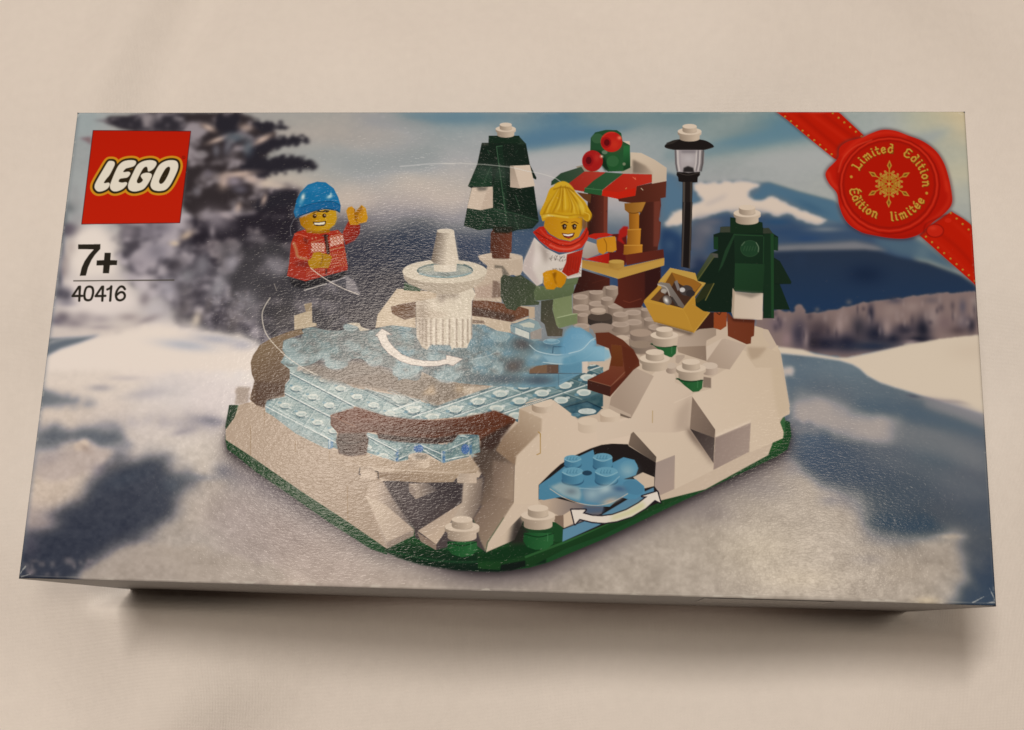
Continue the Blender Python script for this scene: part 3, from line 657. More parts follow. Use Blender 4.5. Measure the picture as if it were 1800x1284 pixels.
# printed picture: a little more bite in the darks, pinkish snow
_v = INK.mean(2, keepdims=True)
INK += (INK - 130) * .05 * np.clip((150 - _v) / 60, 0, 1)
INK -= (INK - _v) * .07
INK *= np.array([1.005, .985, .99], np.float32)
# ---------------------------------------------------------------- printed motifs
W1, W2, W3 = (214, 200, 182), (200, 184, 167), (150, 134, 120)
GD, GM, GL = (24, 40, 30), (34, 66, 42), (52, 92, 60)
BR, BD, BL_ = (100, 50, 34), (52, 27, 23), (128, 66, 42)

# contact shade of the toy set on the printed snow
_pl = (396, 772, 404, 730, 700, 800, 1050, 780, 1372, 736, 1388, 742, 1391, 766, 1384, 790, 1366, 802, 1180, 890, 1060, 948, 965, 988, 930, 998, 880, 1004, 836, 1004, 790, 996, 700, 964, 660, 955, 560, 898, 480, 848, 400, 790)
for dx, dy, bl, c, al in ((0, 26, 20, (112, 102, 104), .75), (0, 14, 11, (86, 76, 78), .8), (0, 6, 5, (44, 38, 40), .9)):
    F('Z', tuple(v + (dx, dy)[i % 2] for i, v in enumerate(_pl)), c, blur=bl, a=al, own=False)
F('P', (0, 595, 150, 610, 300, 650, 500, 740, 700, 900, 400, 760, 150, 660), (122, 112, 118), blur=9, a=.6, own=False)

# green base plate
plate = part('base_plate')
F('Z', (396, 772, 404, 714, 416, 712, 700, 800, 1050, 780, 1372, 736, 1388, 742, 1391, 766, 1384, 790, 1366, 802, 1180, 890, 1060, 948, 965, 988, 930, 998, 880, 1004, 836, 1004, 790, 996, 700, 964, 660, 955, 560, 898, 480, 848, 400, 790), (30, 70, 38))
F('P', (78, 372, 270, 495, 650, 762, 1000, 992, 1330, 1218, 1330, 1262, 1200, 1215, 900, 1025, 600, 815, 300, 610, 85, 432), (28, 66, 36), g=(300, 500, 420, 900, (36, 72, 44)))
F('Q', (380, 1090, 560, 1060, 720, 1100, 1050, 1130, 1280, 1050, 1525, 980, 1525, 1200, 1200, 1265, 900, 1255, 640, 1215, 480, 1165, 390, 1120), (24, 56, 32), g=(900, 1080, 900, 1250, (18, 34, 26)), blur=1)
Ln('Q', (420, 1120, 560, 1150, 760, 1185, 1000, 1195, 1300, 1165), 3, (38, 84, 50), sm=1, a=.6, blur=1)
F('R', (0, 1130, 62, 1125, 240, 1050, 640, 1045, 880, 930, 1300, 740, 1491, 640, 1491, 720, 1200, 850, 900, 1000, 640, 1095, 380, 1230, 345, 1225, 345, 1195, 170, 1215, 160, 1250, 0, 1240), (30, 70, 34), g=(700, 900, 760, 1060, (26, 58, 30)))
F('R', (170, 1212, 345, 1180, 345, 1222, 240, 1255, 165, 1250), (20, 28, 24), blur=.8)
F('R', (0, 1135, 300, 1060, 560, 1060, 640, 1045, 400, 1140, 180, 1185, 0, 1190), (20, 52, 28), blur=2)
F('R', (340, 1150, 640, 1035, 980, 890, 1491, 640, 1491, 648, 980, 905, 650, 1050, 345, 1165), (52, 104, 54), a=.7)
F('S', (510, 1160, 940, 950, 1240, 805, 1495, 690, 1490, 720, 1440, 785, 1200, 890, 900, 1030, 560, 1190, 430, 1240, 380, 1240), (34, 82, 38), g=(800, 950, 840, 1080, (28, 62, 32)))
F('S', (1465, 535, 1510, 518, 1515, 640, 1500, 690, 1490, 640), (52, 98, 56))
F('Z', (403, 712, 414, 712, 416, 740, 398, 758, 396, 750), (40, 62, 44))

# white terrain bricks of the toy set: ground behind, then front walls
terrain = part('snow_terrain')
F('Z', (420, 712, 505, 690, 640, 660, 1000, 640, 1085, 600, 1130, 560, 1250, 560, 1350, 580, 1372, 620, 1388, 715, 1372, 740, 1350, 800, 1240, 860, 1000, 920, 780, 900, 640, 920, 400, 772), W2)
F('P', (75, 290, 170, 160, 170, 110, 250, 80, 400, 120, 650, 330, 900, 440, 1180, 540, 1290, 690, 1540, 1075, 1330, 1216, 1000, 990, 650, 760, 270, 495, 75, 368), (184, 166, 149), g=(200, 300, 1200, 900, (174, 157, 141)))
for a in ((376, 140, 376, 232), (268, 260, 270, 492), (617, 380, 617, 462), (881, 450, 881, 540), (1021, 730, 1025, 1000)):
    Ln('P', a, 1.1, (150, 124, 92), a=.8)
F('P', (1160, 800, 1300, 810, 1540, 1075, 1330, 1150), (208, 192, 176), g=(1200, 800, 1450, 1000, (184, 168, 154)))
F('P', (1330, 1150, 1540, 1075, 1535, 1110, 1330, 1216), (150, 136, 126))
# under-side of the front: dark recess
F('Q', (370, 625, 1050, 600, 1150, 440, 1310, 500, 1300, 770, 1010, 900, 1100, 1125, 1035, 1080, 830, 1090, 750, 1112, 600, 1020, 595, 960, 430, 760), (74, 64, 64))
F('Q', (270, 640, 380, 630, 440, 740, 600, 965, 500, 1050, 400, 1100, 262, 740), (196, 180, 165), g=(330, 780, 560, 760, (104, 94, 92)), blur=1.5)
F('Q', (262, 740, 330, 760, 400, 800, 596, 968, 405, 1058), (205, 190, 174), blur=.8, g=(340, 860, 560, 900, (186, 170, 156)))
F('Q', (405, 1056, 597, 968, 590, 1010, 402, 1102), (152, 138, 128))
F('Q', (600, 940, 800, 780, 920, 770, 940, 640, 880, 620, 560, 660, 420, 640, 600, 900), (88, 78, 78), blur=3, g=(600, 900, 850, 700, (60, 52, 54)))
F('Q', (556, 642, 690, 640, 760, 690, 605, 752, 560, 700), (172, 158, 146), g=(600, 680, 740, 660, (96, 86, 84)))
F('Q', (556, 642, 606, 690, 605, 752, 562, 700), (142, 128, 120), a=.8)
F('Q', (620, 975, 850, 830, 935, 775, 905, 850, 860, 900, 800, 1000, 750, 1072), (180, 164, 150), g=(700, 900, 760, 1000, (196, 178, 160)))
F('Q', (615, 985, 750, 1070, 750, 1112, 640, 1050), (140, 122, 110))
F('Q', (940, 640, 1080, 600, 1070, 780, 1010, 890, 860, 900, 930, 780), (186, 172, 158), g=(950, 700, 1080, 720, (110, 96, 88)), blur=1)
F('Q', (895, 620, 915, 570, 1035, 560, 1035, 640, 900, 640), (178, 164, 150), g=(910, 600, 1000, 610, (200, 184, 168)))
F('Q', (1050, 380, 1200, 330, 1300, 500, 1300, 770, 1200, 830, 1060, 800, 1090, 600, 1000, 480), (78, 64, 56), blur=2, g=(1080, 500, 1260, 620, (128, 110, 96)))
F('Q', (1150, 480, 1305, 505, 1300, 770, 1150, 730), (122, 104, 92), blur=2, g=(1160, 600, 1290, 640, (156, 138, 122)))
F('Q', (1010, 890, 1080, 790, 1200, 740, 1300, 770, 1250, 850, 1110, 1060, 1100, 1125, 1060, 1040), (122, 104, 92), blur=1, g=(1030, 850, 1200, 950, (150, 132, 116)))
F('Q', (1102, 1126, 1115, 1060, 1300, 775, 1380, 770, 1400, 830, 1300, 1040), (206, 190, 172))
F('Q', (1290, 920, 1340, 850, 1400, 1000, 1390, 1060, 1260, 1080), (40, 34, 32), blur=4, a=.9)
# arch block
F('R', (300, 72, 395, 20, 540, 10, 640, 80, 730, 165, 800, 230, 1030, 150, 1110, 140, 1130, 245, 1090, 335, 980, 330, 900, 338, 820, 365, 700, 420, 600, 480, 530, 545, 442, 632, 440, 775, 262, 770, 270, 480, 280, 410, 440, 250, 465, 150), (210, 194, 176), g=(400, 400, 1000, 200, (216, 200, 184)))
F('R', (300, 75, 465, 150, 462, 240, 280, 420, 270, 490, 130, 380, 180, 290, 300, 170), (140, 118, 98), blur=1, g=(200, 380, 430, 160, (184, 166, 146)))
F('R', (262, 770, 440, 775, 320, 850, 60, 1120, 75, 1060), (208, 192, 175))
Ln('R', (440, 245, 455, 260, 455, 400, 430, 412), 1.6, (190, 160, 110)); F('R', (300, 72, 400, 28, 540, 40, 470, 145), (196, 180, 162), g=(320, 80, 520, 70, (214, 198, 180)))
stud('R', 470, 35, 78, 32, 45, (216, 201, 184), (210, 195, 178), (160, 142, 124))
stud('R', 800, 168, 72, 30, 60, (214, 199, 182), (212, 197, 180), (196, 180, 163)); stud('R', 962, 110, 72, 30, 50, (214, 199, 182), (212, 197, 180), (186, 168, 150))
# right front blocks
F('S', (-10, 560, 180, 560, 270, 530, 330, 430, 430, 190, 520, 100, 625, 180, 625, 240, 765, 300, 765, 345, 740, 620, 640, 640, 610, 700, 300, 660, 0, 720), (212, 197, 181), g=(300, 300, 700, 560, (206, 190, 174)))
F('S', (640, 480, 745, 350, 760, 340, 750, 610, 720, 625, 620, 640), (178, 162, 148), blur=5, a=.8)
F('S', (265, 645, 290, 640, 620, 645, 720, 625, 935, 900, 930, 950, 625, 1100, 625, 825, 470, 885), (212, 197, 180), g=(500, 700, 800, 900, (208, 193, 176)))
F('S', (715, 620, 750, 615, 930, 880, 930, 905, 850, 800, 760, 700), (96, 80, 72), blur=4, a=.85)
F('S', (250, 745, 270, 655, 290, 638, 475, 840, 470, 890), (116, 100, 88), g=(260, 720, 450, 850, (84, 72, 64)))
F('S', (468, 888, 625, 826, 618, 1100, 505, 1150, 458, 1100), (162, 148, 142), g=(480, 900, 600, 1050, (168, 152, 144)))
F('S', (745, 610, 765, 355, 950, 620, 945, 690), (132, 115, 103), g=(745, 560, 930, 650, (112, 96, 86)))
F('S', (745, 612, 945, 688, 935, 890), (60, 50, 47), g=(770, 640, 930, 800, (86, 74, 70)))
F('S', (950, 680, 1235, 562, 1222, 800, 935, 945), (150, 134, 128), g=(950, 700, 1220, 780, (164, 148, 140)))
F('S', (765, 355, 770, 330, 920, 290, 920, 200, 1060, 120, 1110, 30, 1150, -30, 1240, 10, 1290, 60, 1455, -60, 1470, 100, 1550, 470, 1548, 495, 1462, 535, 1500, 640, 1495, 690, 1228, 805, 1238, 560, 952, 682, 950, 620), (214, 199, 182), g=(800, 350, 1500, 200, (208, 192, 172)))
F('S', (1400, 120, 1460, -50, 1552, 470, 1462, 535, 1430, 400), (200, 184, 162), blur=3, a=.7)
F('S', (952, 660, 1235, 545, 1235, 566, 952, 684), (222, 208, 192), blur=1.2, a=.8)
Ln('S', (445, 470, 443, 565), 1.3, (180, 156, 116)); Ln('S', (620, 405, 765, 340), 1, (226, 212, 196), a=.7)
F('S', (855, 195, 915, 205, 915, 285, 850, 280), (136, 120, 108))
# sloped bricks along the top edge
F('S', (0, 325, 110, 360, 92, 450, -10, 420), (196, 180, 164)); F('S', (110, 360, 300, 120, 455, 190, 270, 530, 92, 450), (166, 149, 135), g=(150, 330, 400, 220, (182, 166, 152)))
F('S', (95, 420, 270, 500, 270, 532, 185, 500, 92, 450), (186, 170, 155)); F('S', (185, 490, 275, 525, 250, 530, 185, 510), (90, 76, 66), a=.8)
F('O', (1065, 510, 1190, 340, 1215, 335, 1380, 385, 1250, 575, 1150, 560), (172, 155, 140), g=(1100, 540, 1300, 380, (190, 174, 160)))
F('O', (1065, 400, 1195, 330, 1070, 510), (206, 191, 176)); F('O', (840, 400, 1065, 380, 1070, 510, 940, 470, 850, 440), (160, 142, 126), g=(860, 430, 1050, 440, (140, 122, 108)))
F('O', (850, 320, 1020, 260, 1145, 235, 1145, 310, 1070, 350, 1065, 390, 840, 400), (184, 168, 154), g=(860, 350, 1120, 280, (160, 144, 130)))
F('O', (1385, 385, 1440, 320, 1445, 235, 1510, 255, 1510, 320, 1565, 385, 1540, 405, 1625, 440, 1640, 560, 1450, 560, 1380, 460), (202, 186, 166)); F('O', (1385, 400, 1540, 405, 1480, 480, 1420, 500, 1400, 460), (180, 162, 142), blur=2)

# round grey cobbles
cob = part('cobbled_path')
F('J', (740, 800, 900, 760, 1060, 720, 1200, 720, 1280, 950, 1450, 920, 1500, 980, 1580, 1110, 1751, 1130, 1760, 1400, 1400, 1420, 1150, 1284, 960, 1210, 930, 1120, 740, 1130), (146, 130, 118))
for cx, cy, rx, h in ((820, 830, 76, 60), (1140, 735, 64, 70), (980, 780, 72, 70), (830, 940, 90, 50), (985, 900, 80, 60), (1175, 925, 76, 70), (1090, 850, 60, 50), (1000, 970, 78, 60), (845, 1015, 56, 70), (1360, 990, 84, 80), (1490, 960, 50, 70), (1530, 1060, 60, 70), (1360, 1090, 90, 60), (1230, 1110, 90, 60), (1440, 1190, 110, 70), (830, 1130, 80, 50),
                      (1240, 1250, 80, 80), (1600, 1140, 90, 70), (1230, 1010, 80, 50), (1330, 1240, 60, 60)):
    stud('J', cx, cy, rx, rx * .36, h, (178, 162, 150), (160, 144, 131), (122, 106, 95))
    El('J', cx, cy + 3, rx * .72, rx * .22, (164, 148, 136), a=.6)
F('O', (480, 250, 620, 230, 640, 420, 560, 470, 500, 420), (140, 124, 112), a=.8, blur=2)
stud('O', 560, 290, 84, 30, 40, (168, 150, 136), (150, 134, 122), (120, 104, 94)); stud('O', 560, 380, 84, 30, 40, (150, 134, 120), (140, 124, 112), (112, 98, 88)); stud('O', 412, 330, 56, 22, 60, (196, 180, 165), (180, 164, 150), (140, 124, 112))
stud('J', 1020, 1035, 126, 44, 60, (74, 62, 54), (66, 56, 50), (50, 42, 38)); El('J', 1035, 1140, 125, 40, (150, 134, 124)); stud('J', 1000, 968, 78, 26, 20, (188, 172, 158), (170, 154, 140), (150, 134, 122))
stud('O', 225, 905, 0.1, .1, 1, W1, W1, W1)

# rink floor of clear ice plates
ice = part('ice_rink_floor')
F('M', (425, 935, 440, 905, 600, 875, 585, 790, 640, 730, 640, 670, 560, 590, 600, 500, 900, 640, 1200, 800, 1778, 900, 1778, 1080, 1500, 1060, 1200, 960, 990, 1040, 1050, 1200, 1020, 1284, 900, 1260, 430, 1010), (142, 158, 160))
F('N', (0, 760, 330, 860, 820, 690, 1380, 590, 1640, 560, 1778, 520, 1778, 860, 1560, 970, 1340, 800, 1160, 790, 1050, 880, 1040, 1000, 850, 900, 600, 950, 210, 980, 0, 900), (128, 150, 158), g=(600, 800, 1650, 750, (62, 92, 104)))
F('Q', (0, 230, 60, 330, 60, 400, 0, 380), (90, 124, 140)); F('Q', (250, 280, 340, 300, 460, 340, 820, 370, 900, 300, 1050, 290, 1060, 420, 960, 450, 800, 500, 700, 440, 480, 490, 250, 420), (112, 140, 150))
# strips and studs of the plates
LI, DKI = (206, 210, 204), (76, 104, 120)
for k, (a, b) in enumerate((((430, 925), (990, 1235)), ((450, 905), (1010, 1215)), ((580, 790), (1000, 1050)), ((600, 775), (990, 1000)), ((640, 680), (1200, 985)), ((560, 600), (1190, 965)), ((700, 700), (1160, 930)), ((1230, 820), (1778, 1075)), ((1210, 800), (1778, 1040)), ((1290, 800), (1778, 980)), ((1500, 800), (1778, 930)))):
    Ln('M', a + b, 1.8, LI, a=.85); Ln('M', (a[0] + 6, a[1] + 12, b[0] + 6, b[1] + 12), 1.5, DKI, a=.7); Ln('M', (a[0] - 8, a[1] + 26, b[0] - 8, b[1] + 26), 2.2, (120, 152, 170), a=.5)
for x0, y0, x1, y1 in ((1010, 880, 1180, 800), (920, 1000, 1190, 900), (1200, 1000, 1440, 900), (440, 910, 600, 880), (760, 870, 990, 800)):
    Ln('M', (x0, y0, x1, y1), 1.6, LI, a=.8); Ln('M', (x0, y0 + 10, x1, y1 + 10), 1.6, DKI, a=.6)
for x, y, r in ((600, 950, 70), (750, 1030, 70), (880, 1090, 72), (700, 800, 62), (820, 870, 66), (960, 945, 66), (1180, 890, 80), (1090, 1010, 60), (1600, 890, 80), (1030, 800, 60), (1560, 1000, 70), (1700, 960, 70)):
    El('M', x, y + 8, r, r * .48, DKI, a=.5); El('M', x, y, r, r * .45, (188, 194, 184), a=.9); El('M', x, y + 2, r * .75, r * .3, (174, 186, 182), a=.8)
for a, b in (((320, 865), (820, 690)), ((350, 880), (1040, 640)), ((470, 940), (1560, 585)), ((500, 930), (1600, 590)), ((600, 950), (1620, 670)), ((860, 920), (1620, 690)), ((900, 930), (1050, 880)), ((1340, 790), (1620, 700)), ((0, 760), (210, 970)), ((60, 760), (330, 920)), ((0, 850), (200, 975)), ((210, 790), (480, 940)), ((300, 830), (500, 930))):
    Ln('N', a + b, 1.7, LI, a=.8); Ln('N', (a[0], a[1] + 14, b[0], b[1] + 14), 1.4, DKI, a=.7)
for x, y, r in ((490, 885, 72), (700, 815, 80), (890, 745, 75), (1010, 705, 70), (860, 880, 70), (1040, 820, 66), (1240, 755, 66), (1450, 690, 66), (130, 860, 76), (30, 815, 60), (280, 940, 66), (1470, 810, 76)):
    El('N', x, y + 8, r, r * .46, DKI, a=.6); El('N', x, y, r, r * .42, (184, 190, 180), a=.85); El('N', x, y + 2, r * .7, r * .26, (160, 176, 176), a=.8)
for x, y in ((570, 845), (780, 780), (950, 850), (1140, 775), (210, 905), (1330, 720)):
    El('N', x, y, 48, 24, (112, 142, 160), a=.8); El('N', x, y - 6, 30, 14, (196, 204, 200), a=.8)
F('N', (1380, 590, 1640, 560, 1640, 700, 1560, 740, 1380, 690), (56, 84, 96), a=.8, blur=1.5); F('N', (1350, 800, 1620, 690, 1640, 830, 1470, 860), (50, 76, 88), a=.7, blur=2)
F('N', (1440, 870, 1640, 820, 1770, 880, 1720, 930, 1560, 960), (54, 88, 108)); El('N', 1640, 905, 78, 26, (188, 196, 190)); Ln('N', (1440, 870, 1640, 820, 1770, 880), 2, (40, 62, 76)); El('N', 1540, 935, 40, 16, (84, 122, 146))
El('N', 1700, 530, 60, 30, (80, 112, 124)); El('N', 1700, 530, 40, 18, (60, 90, 100)); El('N', 1330, 720, 36, 20, (130, 156, 168)); El('N', 1440, 690, 60, 22, (180, 190, 184), a=.8)
for x0, y0, x1, y1, c in ((1640, 560, 1560, 700, LI), (1380, 650, 1560, 610, (110, 140, 150)), (1400, 760, 1620, 690, (120, 150, 160)), (1450, 820, 1600, 770, (150, 170, 170)), (1660, 500, 1778, 560, (96, 130, 140))):
    Ln('N', (x0, y0, x1, y1), 1.4, c, a=.7)
# front edge of the plates
F('P', (385, 75, 430, 70, 440, 130, 880, 350, 885, 440, 840, 430, 620, 320, 385, 140), (136, 158, 166), a=.9); Ln('P', (400, 85, 880, 360), 2.2, (216, 216, 206)); Ln('P', (410, 110, 880, 372), 1.4, (84, 110, 124)); F('P', (875, 350, 912, 350, 912, 430, 875, 442), (84, 128, 170)); Ln('P', (885, 360, 885, 430), 1.6, (206, 214, 212))
F('P', (385, 75, 410, 70, 412, 140, 385, 130), (120, 150, 170))
for a, b in (((260, 290), (480, 400)), ((260, 310), (470, 470)), ((260, 390), (470, 480)), ((480, 400), (560, 370)), ((600, 370), (790, 480)), ((640, 370), (800, 440)), ((800, 480), (980, 440)), ((820, 410), (1000, 330)), ((480, 470), (600, 420)), ((920, 310), (1040, 300))):
    Ln('Q', a + b, 1.8, LI, a=.9); Ln('Q', (a[0], a[1] + 10, b[0], b[1] + 10), 1.8, (70, 102, 122), a=.8)
for x, y, w, h in ((470, 440, 14, 46), (800, 455, 14, 40), (990, 390, 12, 44)):
    F('Q', (x - w, y - h, x + w, y - h, x + w, y + h, x - w, y + h), (78, 120, 166)); Ln('Q', (x - 10, y - h, x - 10, y + h), 1.4, LI)
El('Q', 625, 395, 34, 30, (60, 100, 160)); El('Q', 955, 400, 28, 36, (66, 106, 168))
for k in range(70):
    x, y = rng.uniform(280, 1040), rng.uniform(350, 460)
    El('Q', x, y, rng.uniform(6, 16), rng.uniform(5, 12), ((72, 104, 124), (170, 184, 182), (120, 146, 150))[k % 3], a=.5)
_keep, _pid = INK.copy(), PID.copy()
_sel = (PID == ice)
INK[_sel] += ((N_FINE * 16 + N_MID * 10)[..., None] * np.array([1, .9, .85], np.float32))[_sel]


def ice_cell(tile, cx, cy, su, sv, k, deep):
    su, sv, c = np.array(su, float) / 2, np.array(sv, float) / 2, np.array((cx, cy), float)
    q = [c - su - sv, c + su - sv, c + su + sv, c - su + sv]
    sh = (((168, 188, 190), (128, 158, 170), (148, 174, 182)), ((92, 124, 138), (66, 98, 114), (110, 140, 150)))[deep]
    F(tile, np.concatenate(q), sh[k % 3], a=.55)
    for e, (w, col) in enumerate(((2.0, (222, 222, 212)), (1.6, (70, 104, 124)), (2.2, (62, 94, 114)), (1.6, (206, 212, 206)))):
        i = (q[e] - c) * .95 + c; j = (q[(e + 1) % 4] - c) * .95 + c
        Ln(tile, np.r_[i, j], w, col, a=.85 if e % 2 == 0 else .3)
    r = .30 * np.hypot(*su * 2)
    El(tile, c[0], c[1] + r * .22, r * 1.02, r * .55, (66, 98, 118), a=.8); El(tile, c[0], c[1], r, r * .48, (206, 208, 196), a=.95)
    El(tile, c[0] + r * .1, c[1] + r * .08, r * .62, r * .28, (170, 186, 184), a=.9); El(tile, c[0] - su[0] * .62, c[1] - su[1] * .6, r * .34, r * .2, (104, 146, 172), a=.8); El(tile, c[0] + su[0] * .6, c[1] + su[1] * .62, r * .3, r * .18, (216, 218, 210), a=.7)


for j in range(0, 3):
    for i in range(-1, 7):
        ice_cell('M', 598 + i * 142 + j * 100, 952 + i * 73 - j * 148, (142, 73), (100, -148), i + 2 * j, 0)
for j in range(-1, 3):
    for i in range(-1, 7):
        ice_cell('N', 492 + i * 197 + j * 165, 885 - i * 67 + j * 62, (197, -67), (165, 62), i + 2 * j, 1 if i + j > 3 else 0)
INK[:] = np.where((_pid == ice)[..., None], INK, _keep); PID[:] = _pid
# ground colour seen between the swirls
F('M', (700, 640, 720, 600, 860, 590, 960, 600, 1060, 640, 1150, 560, 1320, 570, 1530, 650, 1778, 740, 1778, 900, 1500, 830, 1200, 790, 960, 740), (126, 114, 104), blur=4)
F('N', (0, 620, 330, 600, 500, 650, 820, 680, 560, 770, 330, 860, 200, 800, 0, 740), (130, 118, 106), blur=3); F('N', (560, 690, 820, 685, 600, 760, 560, 750), (186, 168, 148), blur=2); F('N', (200, 760, 300, 670, 330, 760), (180, 160, 134), blur=3); Bl('N', 530, 710, 40, 40, (184, 164, 138), .8)

# spinning ice disc, blurred by motion in the print
swirl = part('spinning_ice_disc')
SW = (124, 148, 158)
F('M', (575, 470, 585, 400, 640, 370, 740, 360, 750, 300, 830, 275, 960, 300, 1100, 300, 1110, 255, 1200, 250, 1250, 300, 1350, 300, 1440, 275, 1520, 260, 1640, 265, 1778, 300, 1778, 700, 1640, 720, 1540, 690, 1530, 640, 1440, 610, 1320, 580, 1250, 545, 1150, 560, 1140, 610, 1050, 636, 960, 615, 930, 540, 840, 590, 720, 615, 560, 590), SW, sm=1, a=.88)
F('N', (0, 170, 150, 180, 300, 330, 600, 340, 640, 150, 760, 145, 980, 230, 1140, 285, 1290, 300, 1470, 250, 1510, 185, 1580, 178, 1670, 230, 1720, 300, 1715, 340, 1790, 345, 1790, 470, 1640, 470, 1590, 490, 1590, 575, 1380, 690, 1100, 700, 820, 685, 540, 660, 330, 620, 200, 560, 0, 640), (116, 146, 164), a=.9, g=(500, 400, 1500, 330, (96, 146, 182)))
for t_, x, y, rx, ry, c, a, an in (('M', 740, 540, 130, 44, (176, 188, 188), .9, -4), ('M', 1040, 590, 90, 44, (166, 182, 186), .9, 0), ('M', 1140, 450, 150, 70, (146, 168, 178), .8, 0), ('M', 880, 470, 120, 40, (122, 142, 148), .8, 0), ('M', 660, 430, 60, 30, (112, 122, 124), .7, 0), ('M', 1370, 540, 70, 60, (150, 172, 182), .8, 0), ('M', 1650, 640, 100, 60, (158, 176, 182), .8, 0), ('M', 1000, 340, 150, 24, (132, 142, 142), .8, 0), ('M', 1300, 380, 100, 40, (118, 138, 146), .7, 0), ('M', 1620, 380, 120, 40, (112, 130, 136), .7, 0), ('M', 1680, 470, 100, 40, (128, 152, 168), .7, 0), ('M', 960, 545, 40, 40, (190, 196, 192), .6, 40),
                               ('N', 90, 330, 110, 40, (118, 132, 134), .8, 0), ('N', 300, 430, 140, 34, (134, 160, 172), .8, 8), ('N', 760, 260, 110, 70, (112, 150, 178), .7, 10), ('N', 880, 330, 80, 50, (106, 116, 122), .7, 0), ('N', 1080, 320, 90, 50, (76, 74, 76), .85, 20), ('N', 700, 430, 110, 60, (122, 152, 172), .8, -20), ('N', 990, 520, 80, 60, (88, 80, 76), .8, 0), ('N', 870, 520, 50, 46, (156, 180, 196), .8, 0), ('N', 870, 410, 30, 30, (190, 196, 194), .7, 0), ('N', 1060, 480, 60, 60, (86, 80, 78), .6, 0), ('N', 430, 600, 110, 50, (138, 156, 164), .85, -8), ('N', 80, 570, 110, 40, (146, 166, 172), .85, -12),
                               ('N', 700, 600, 120, 44, (106, 122, 136), .8, 0), ('N', 900, 620, 150, 40, (92, 106, 126), .8, 0), ('N', 1200, 640, 130, 40, (84, 100, 122), .8, 0), ('N', 1200, 430, 60, 30, (160, 182, 194), .7, -10), ('N', 1250, 540, 110, 26, (108, 84, 66), .95, -6), ('N', 1180, 545, 40, 30, (150, 122, 94), .7, 0), ('N', 1330, 530, 60, 40, (86, 70, 64), .8, 0), ('N', 1480, 540, 90, 34, (88, 130, 164), .8, 0), ('N', 1450, 330, 110, 50, (78, 132, 172), .8, 0), ('N', 1300, 330, 90, 40, (74, 104, 132), .8, 0), ('N', 1560, 240, 60, 40, (70, 134, 184), .8, 0), ('N', 1650, 290, 50, 40, (112, 168, 208), .7, 0), ('N', 540, 480, 60, 60, (152, 172, 182), .6, 0), ('N', 220, 590, 90, 40, (128, 122, 112), .6, 0)):
    Bl(t_, x, y, rx * .8, ry * .8, c, a, an)
_sel = (PID == swirl); _xx = np.arange(NX)[None] / NX
_w = np.clip(.5 + 1.3 * N_CLUMP + .5 * N_FINE, 0, 1) * np.clip(1.15 - 1.5 * np.clip(_xx - .42, 0, 1) / .2, .12, 1)
INK[_sel] += ((np.array([104, 100, 96], np.float32) - INK) * (_w * .55)[..., None])[_sel]
for t_, x, y, rx, ry in (('M', 660, 430, 84, 58), ('M', 700, 540, 100, 46), ('M', 1040, 590, 96, 46), ('M', 1370, 545, 72, 66), ('M', 1650, 645, 116, 72), ('M', 1160, 440, 70, 40), ('M', 930, 520, 60, 40), ('M', 1170, 270, 66, 34), ('N', 425, 600, 100, 54), ('N', 500, 540, 50, 70), ('N', 860, 525, 44, 60), ('N', 330, 440, 90, 30), ('N', 720, 470, 90, 36), ('N', 880, 250, 90, 50)):
    El(t_, x, y, rx, ry, (158, 178, 186), a=.55, blur=1.6); Ln(t_, (x - rx, y, x - rx * .6, y + ry * .8, x, y + ry, x + rx * .6, y + ry * .8, x + rx, y), 1.3, (196, 206, 208), sm=1, a=.5, blur=.6); El(t_, x + rx * .1, y - ry * .3, rx * .6, ry * .4, (120, 140, 150), a=.4, blur=2)
for k in range(60):
    t_ = 'MN'[k % 2]; x = rng.uniform(620, 1700) if k % 2 == 0 else rng.uniform(20, 900); y = rng.uniform(330, 560)
    Bl(t_, x, y, rng.uniform(14, 50), rng.uniform(8, 22), ((110, 106, 100), (166, 184, 190), (92, 88, 86))[k % 3], .5, rng.uniform(-30, 30))
for x, y, rx, ry, c, a in ((700, 625, 130, 30, (98, 108, 118), .8), (950, 630, 160, 34, (84, 96, 110), .8), (1230, 630, 120, 40, (74, 88, 106), .8), (1060, 330, 90, 60, (84, 78, 76), .7), (1000, 510, 70, 60, (92, 82, 76), .7), (1250, 545, 120, 24, (112, 88, 70), .9), (1090, 420, 60, 40, (120, 138, 148), .6), (560, 400, 120, 40, (108, 120, 126), .6), (760, 330, 90, 50, (96, 128, 150), .6), (300, 330, 160, 30, (112, 116, 114), .7)):
    Bl('N', x, y, rx, ry, c, a)
F('N', (1140, 545, 1200, 512, 1290, 500, 1390, 498, 1392, 576, 1140, 578), (96, 74, 62)); F('N', (1140, 545, 1200, 512, 1290, 500, 1290, 576, 1140, 578), (132, 102, 76), a=.6); F('N', (1392, 496, 1500, 498, 1594, 484, 1594, 574, 1392, 577), (92, 134, 164), g=(1392, 540, 1594, 520, (112, 156, 186))); Ln('N', (1392, 498, 1392, 690), 1.2, (70, 96, 120), a=.7); Ln('N', (1140, 578, 1594, 576), 1.4, (60, 60, 70), a=.7)
El('N', 1330, 300, 70, 22, (110, 152, 182), a=.8); Ln('N', ell(1330, 300, 70, 22), 1.2, (168, 196, 212), closed=True, a=.6); El('N', 1330, 288, 40, 12, (140, 176, 198), a=.8); El('N', 1560, 255, 60, 20, (124, 172, 206), a=.7); Ln('N', ell(1560, 255, 60, 20), 1.2, (176, 206, 222), closed=True, a=.6)
F('N', (1250, 420, 1400, 425, 1560, 380, 1650, 320, 1690, 360, 1600, 450, 1450, 492, 1320, 492), (150, 186, 210), a=.6, blur=1.5)
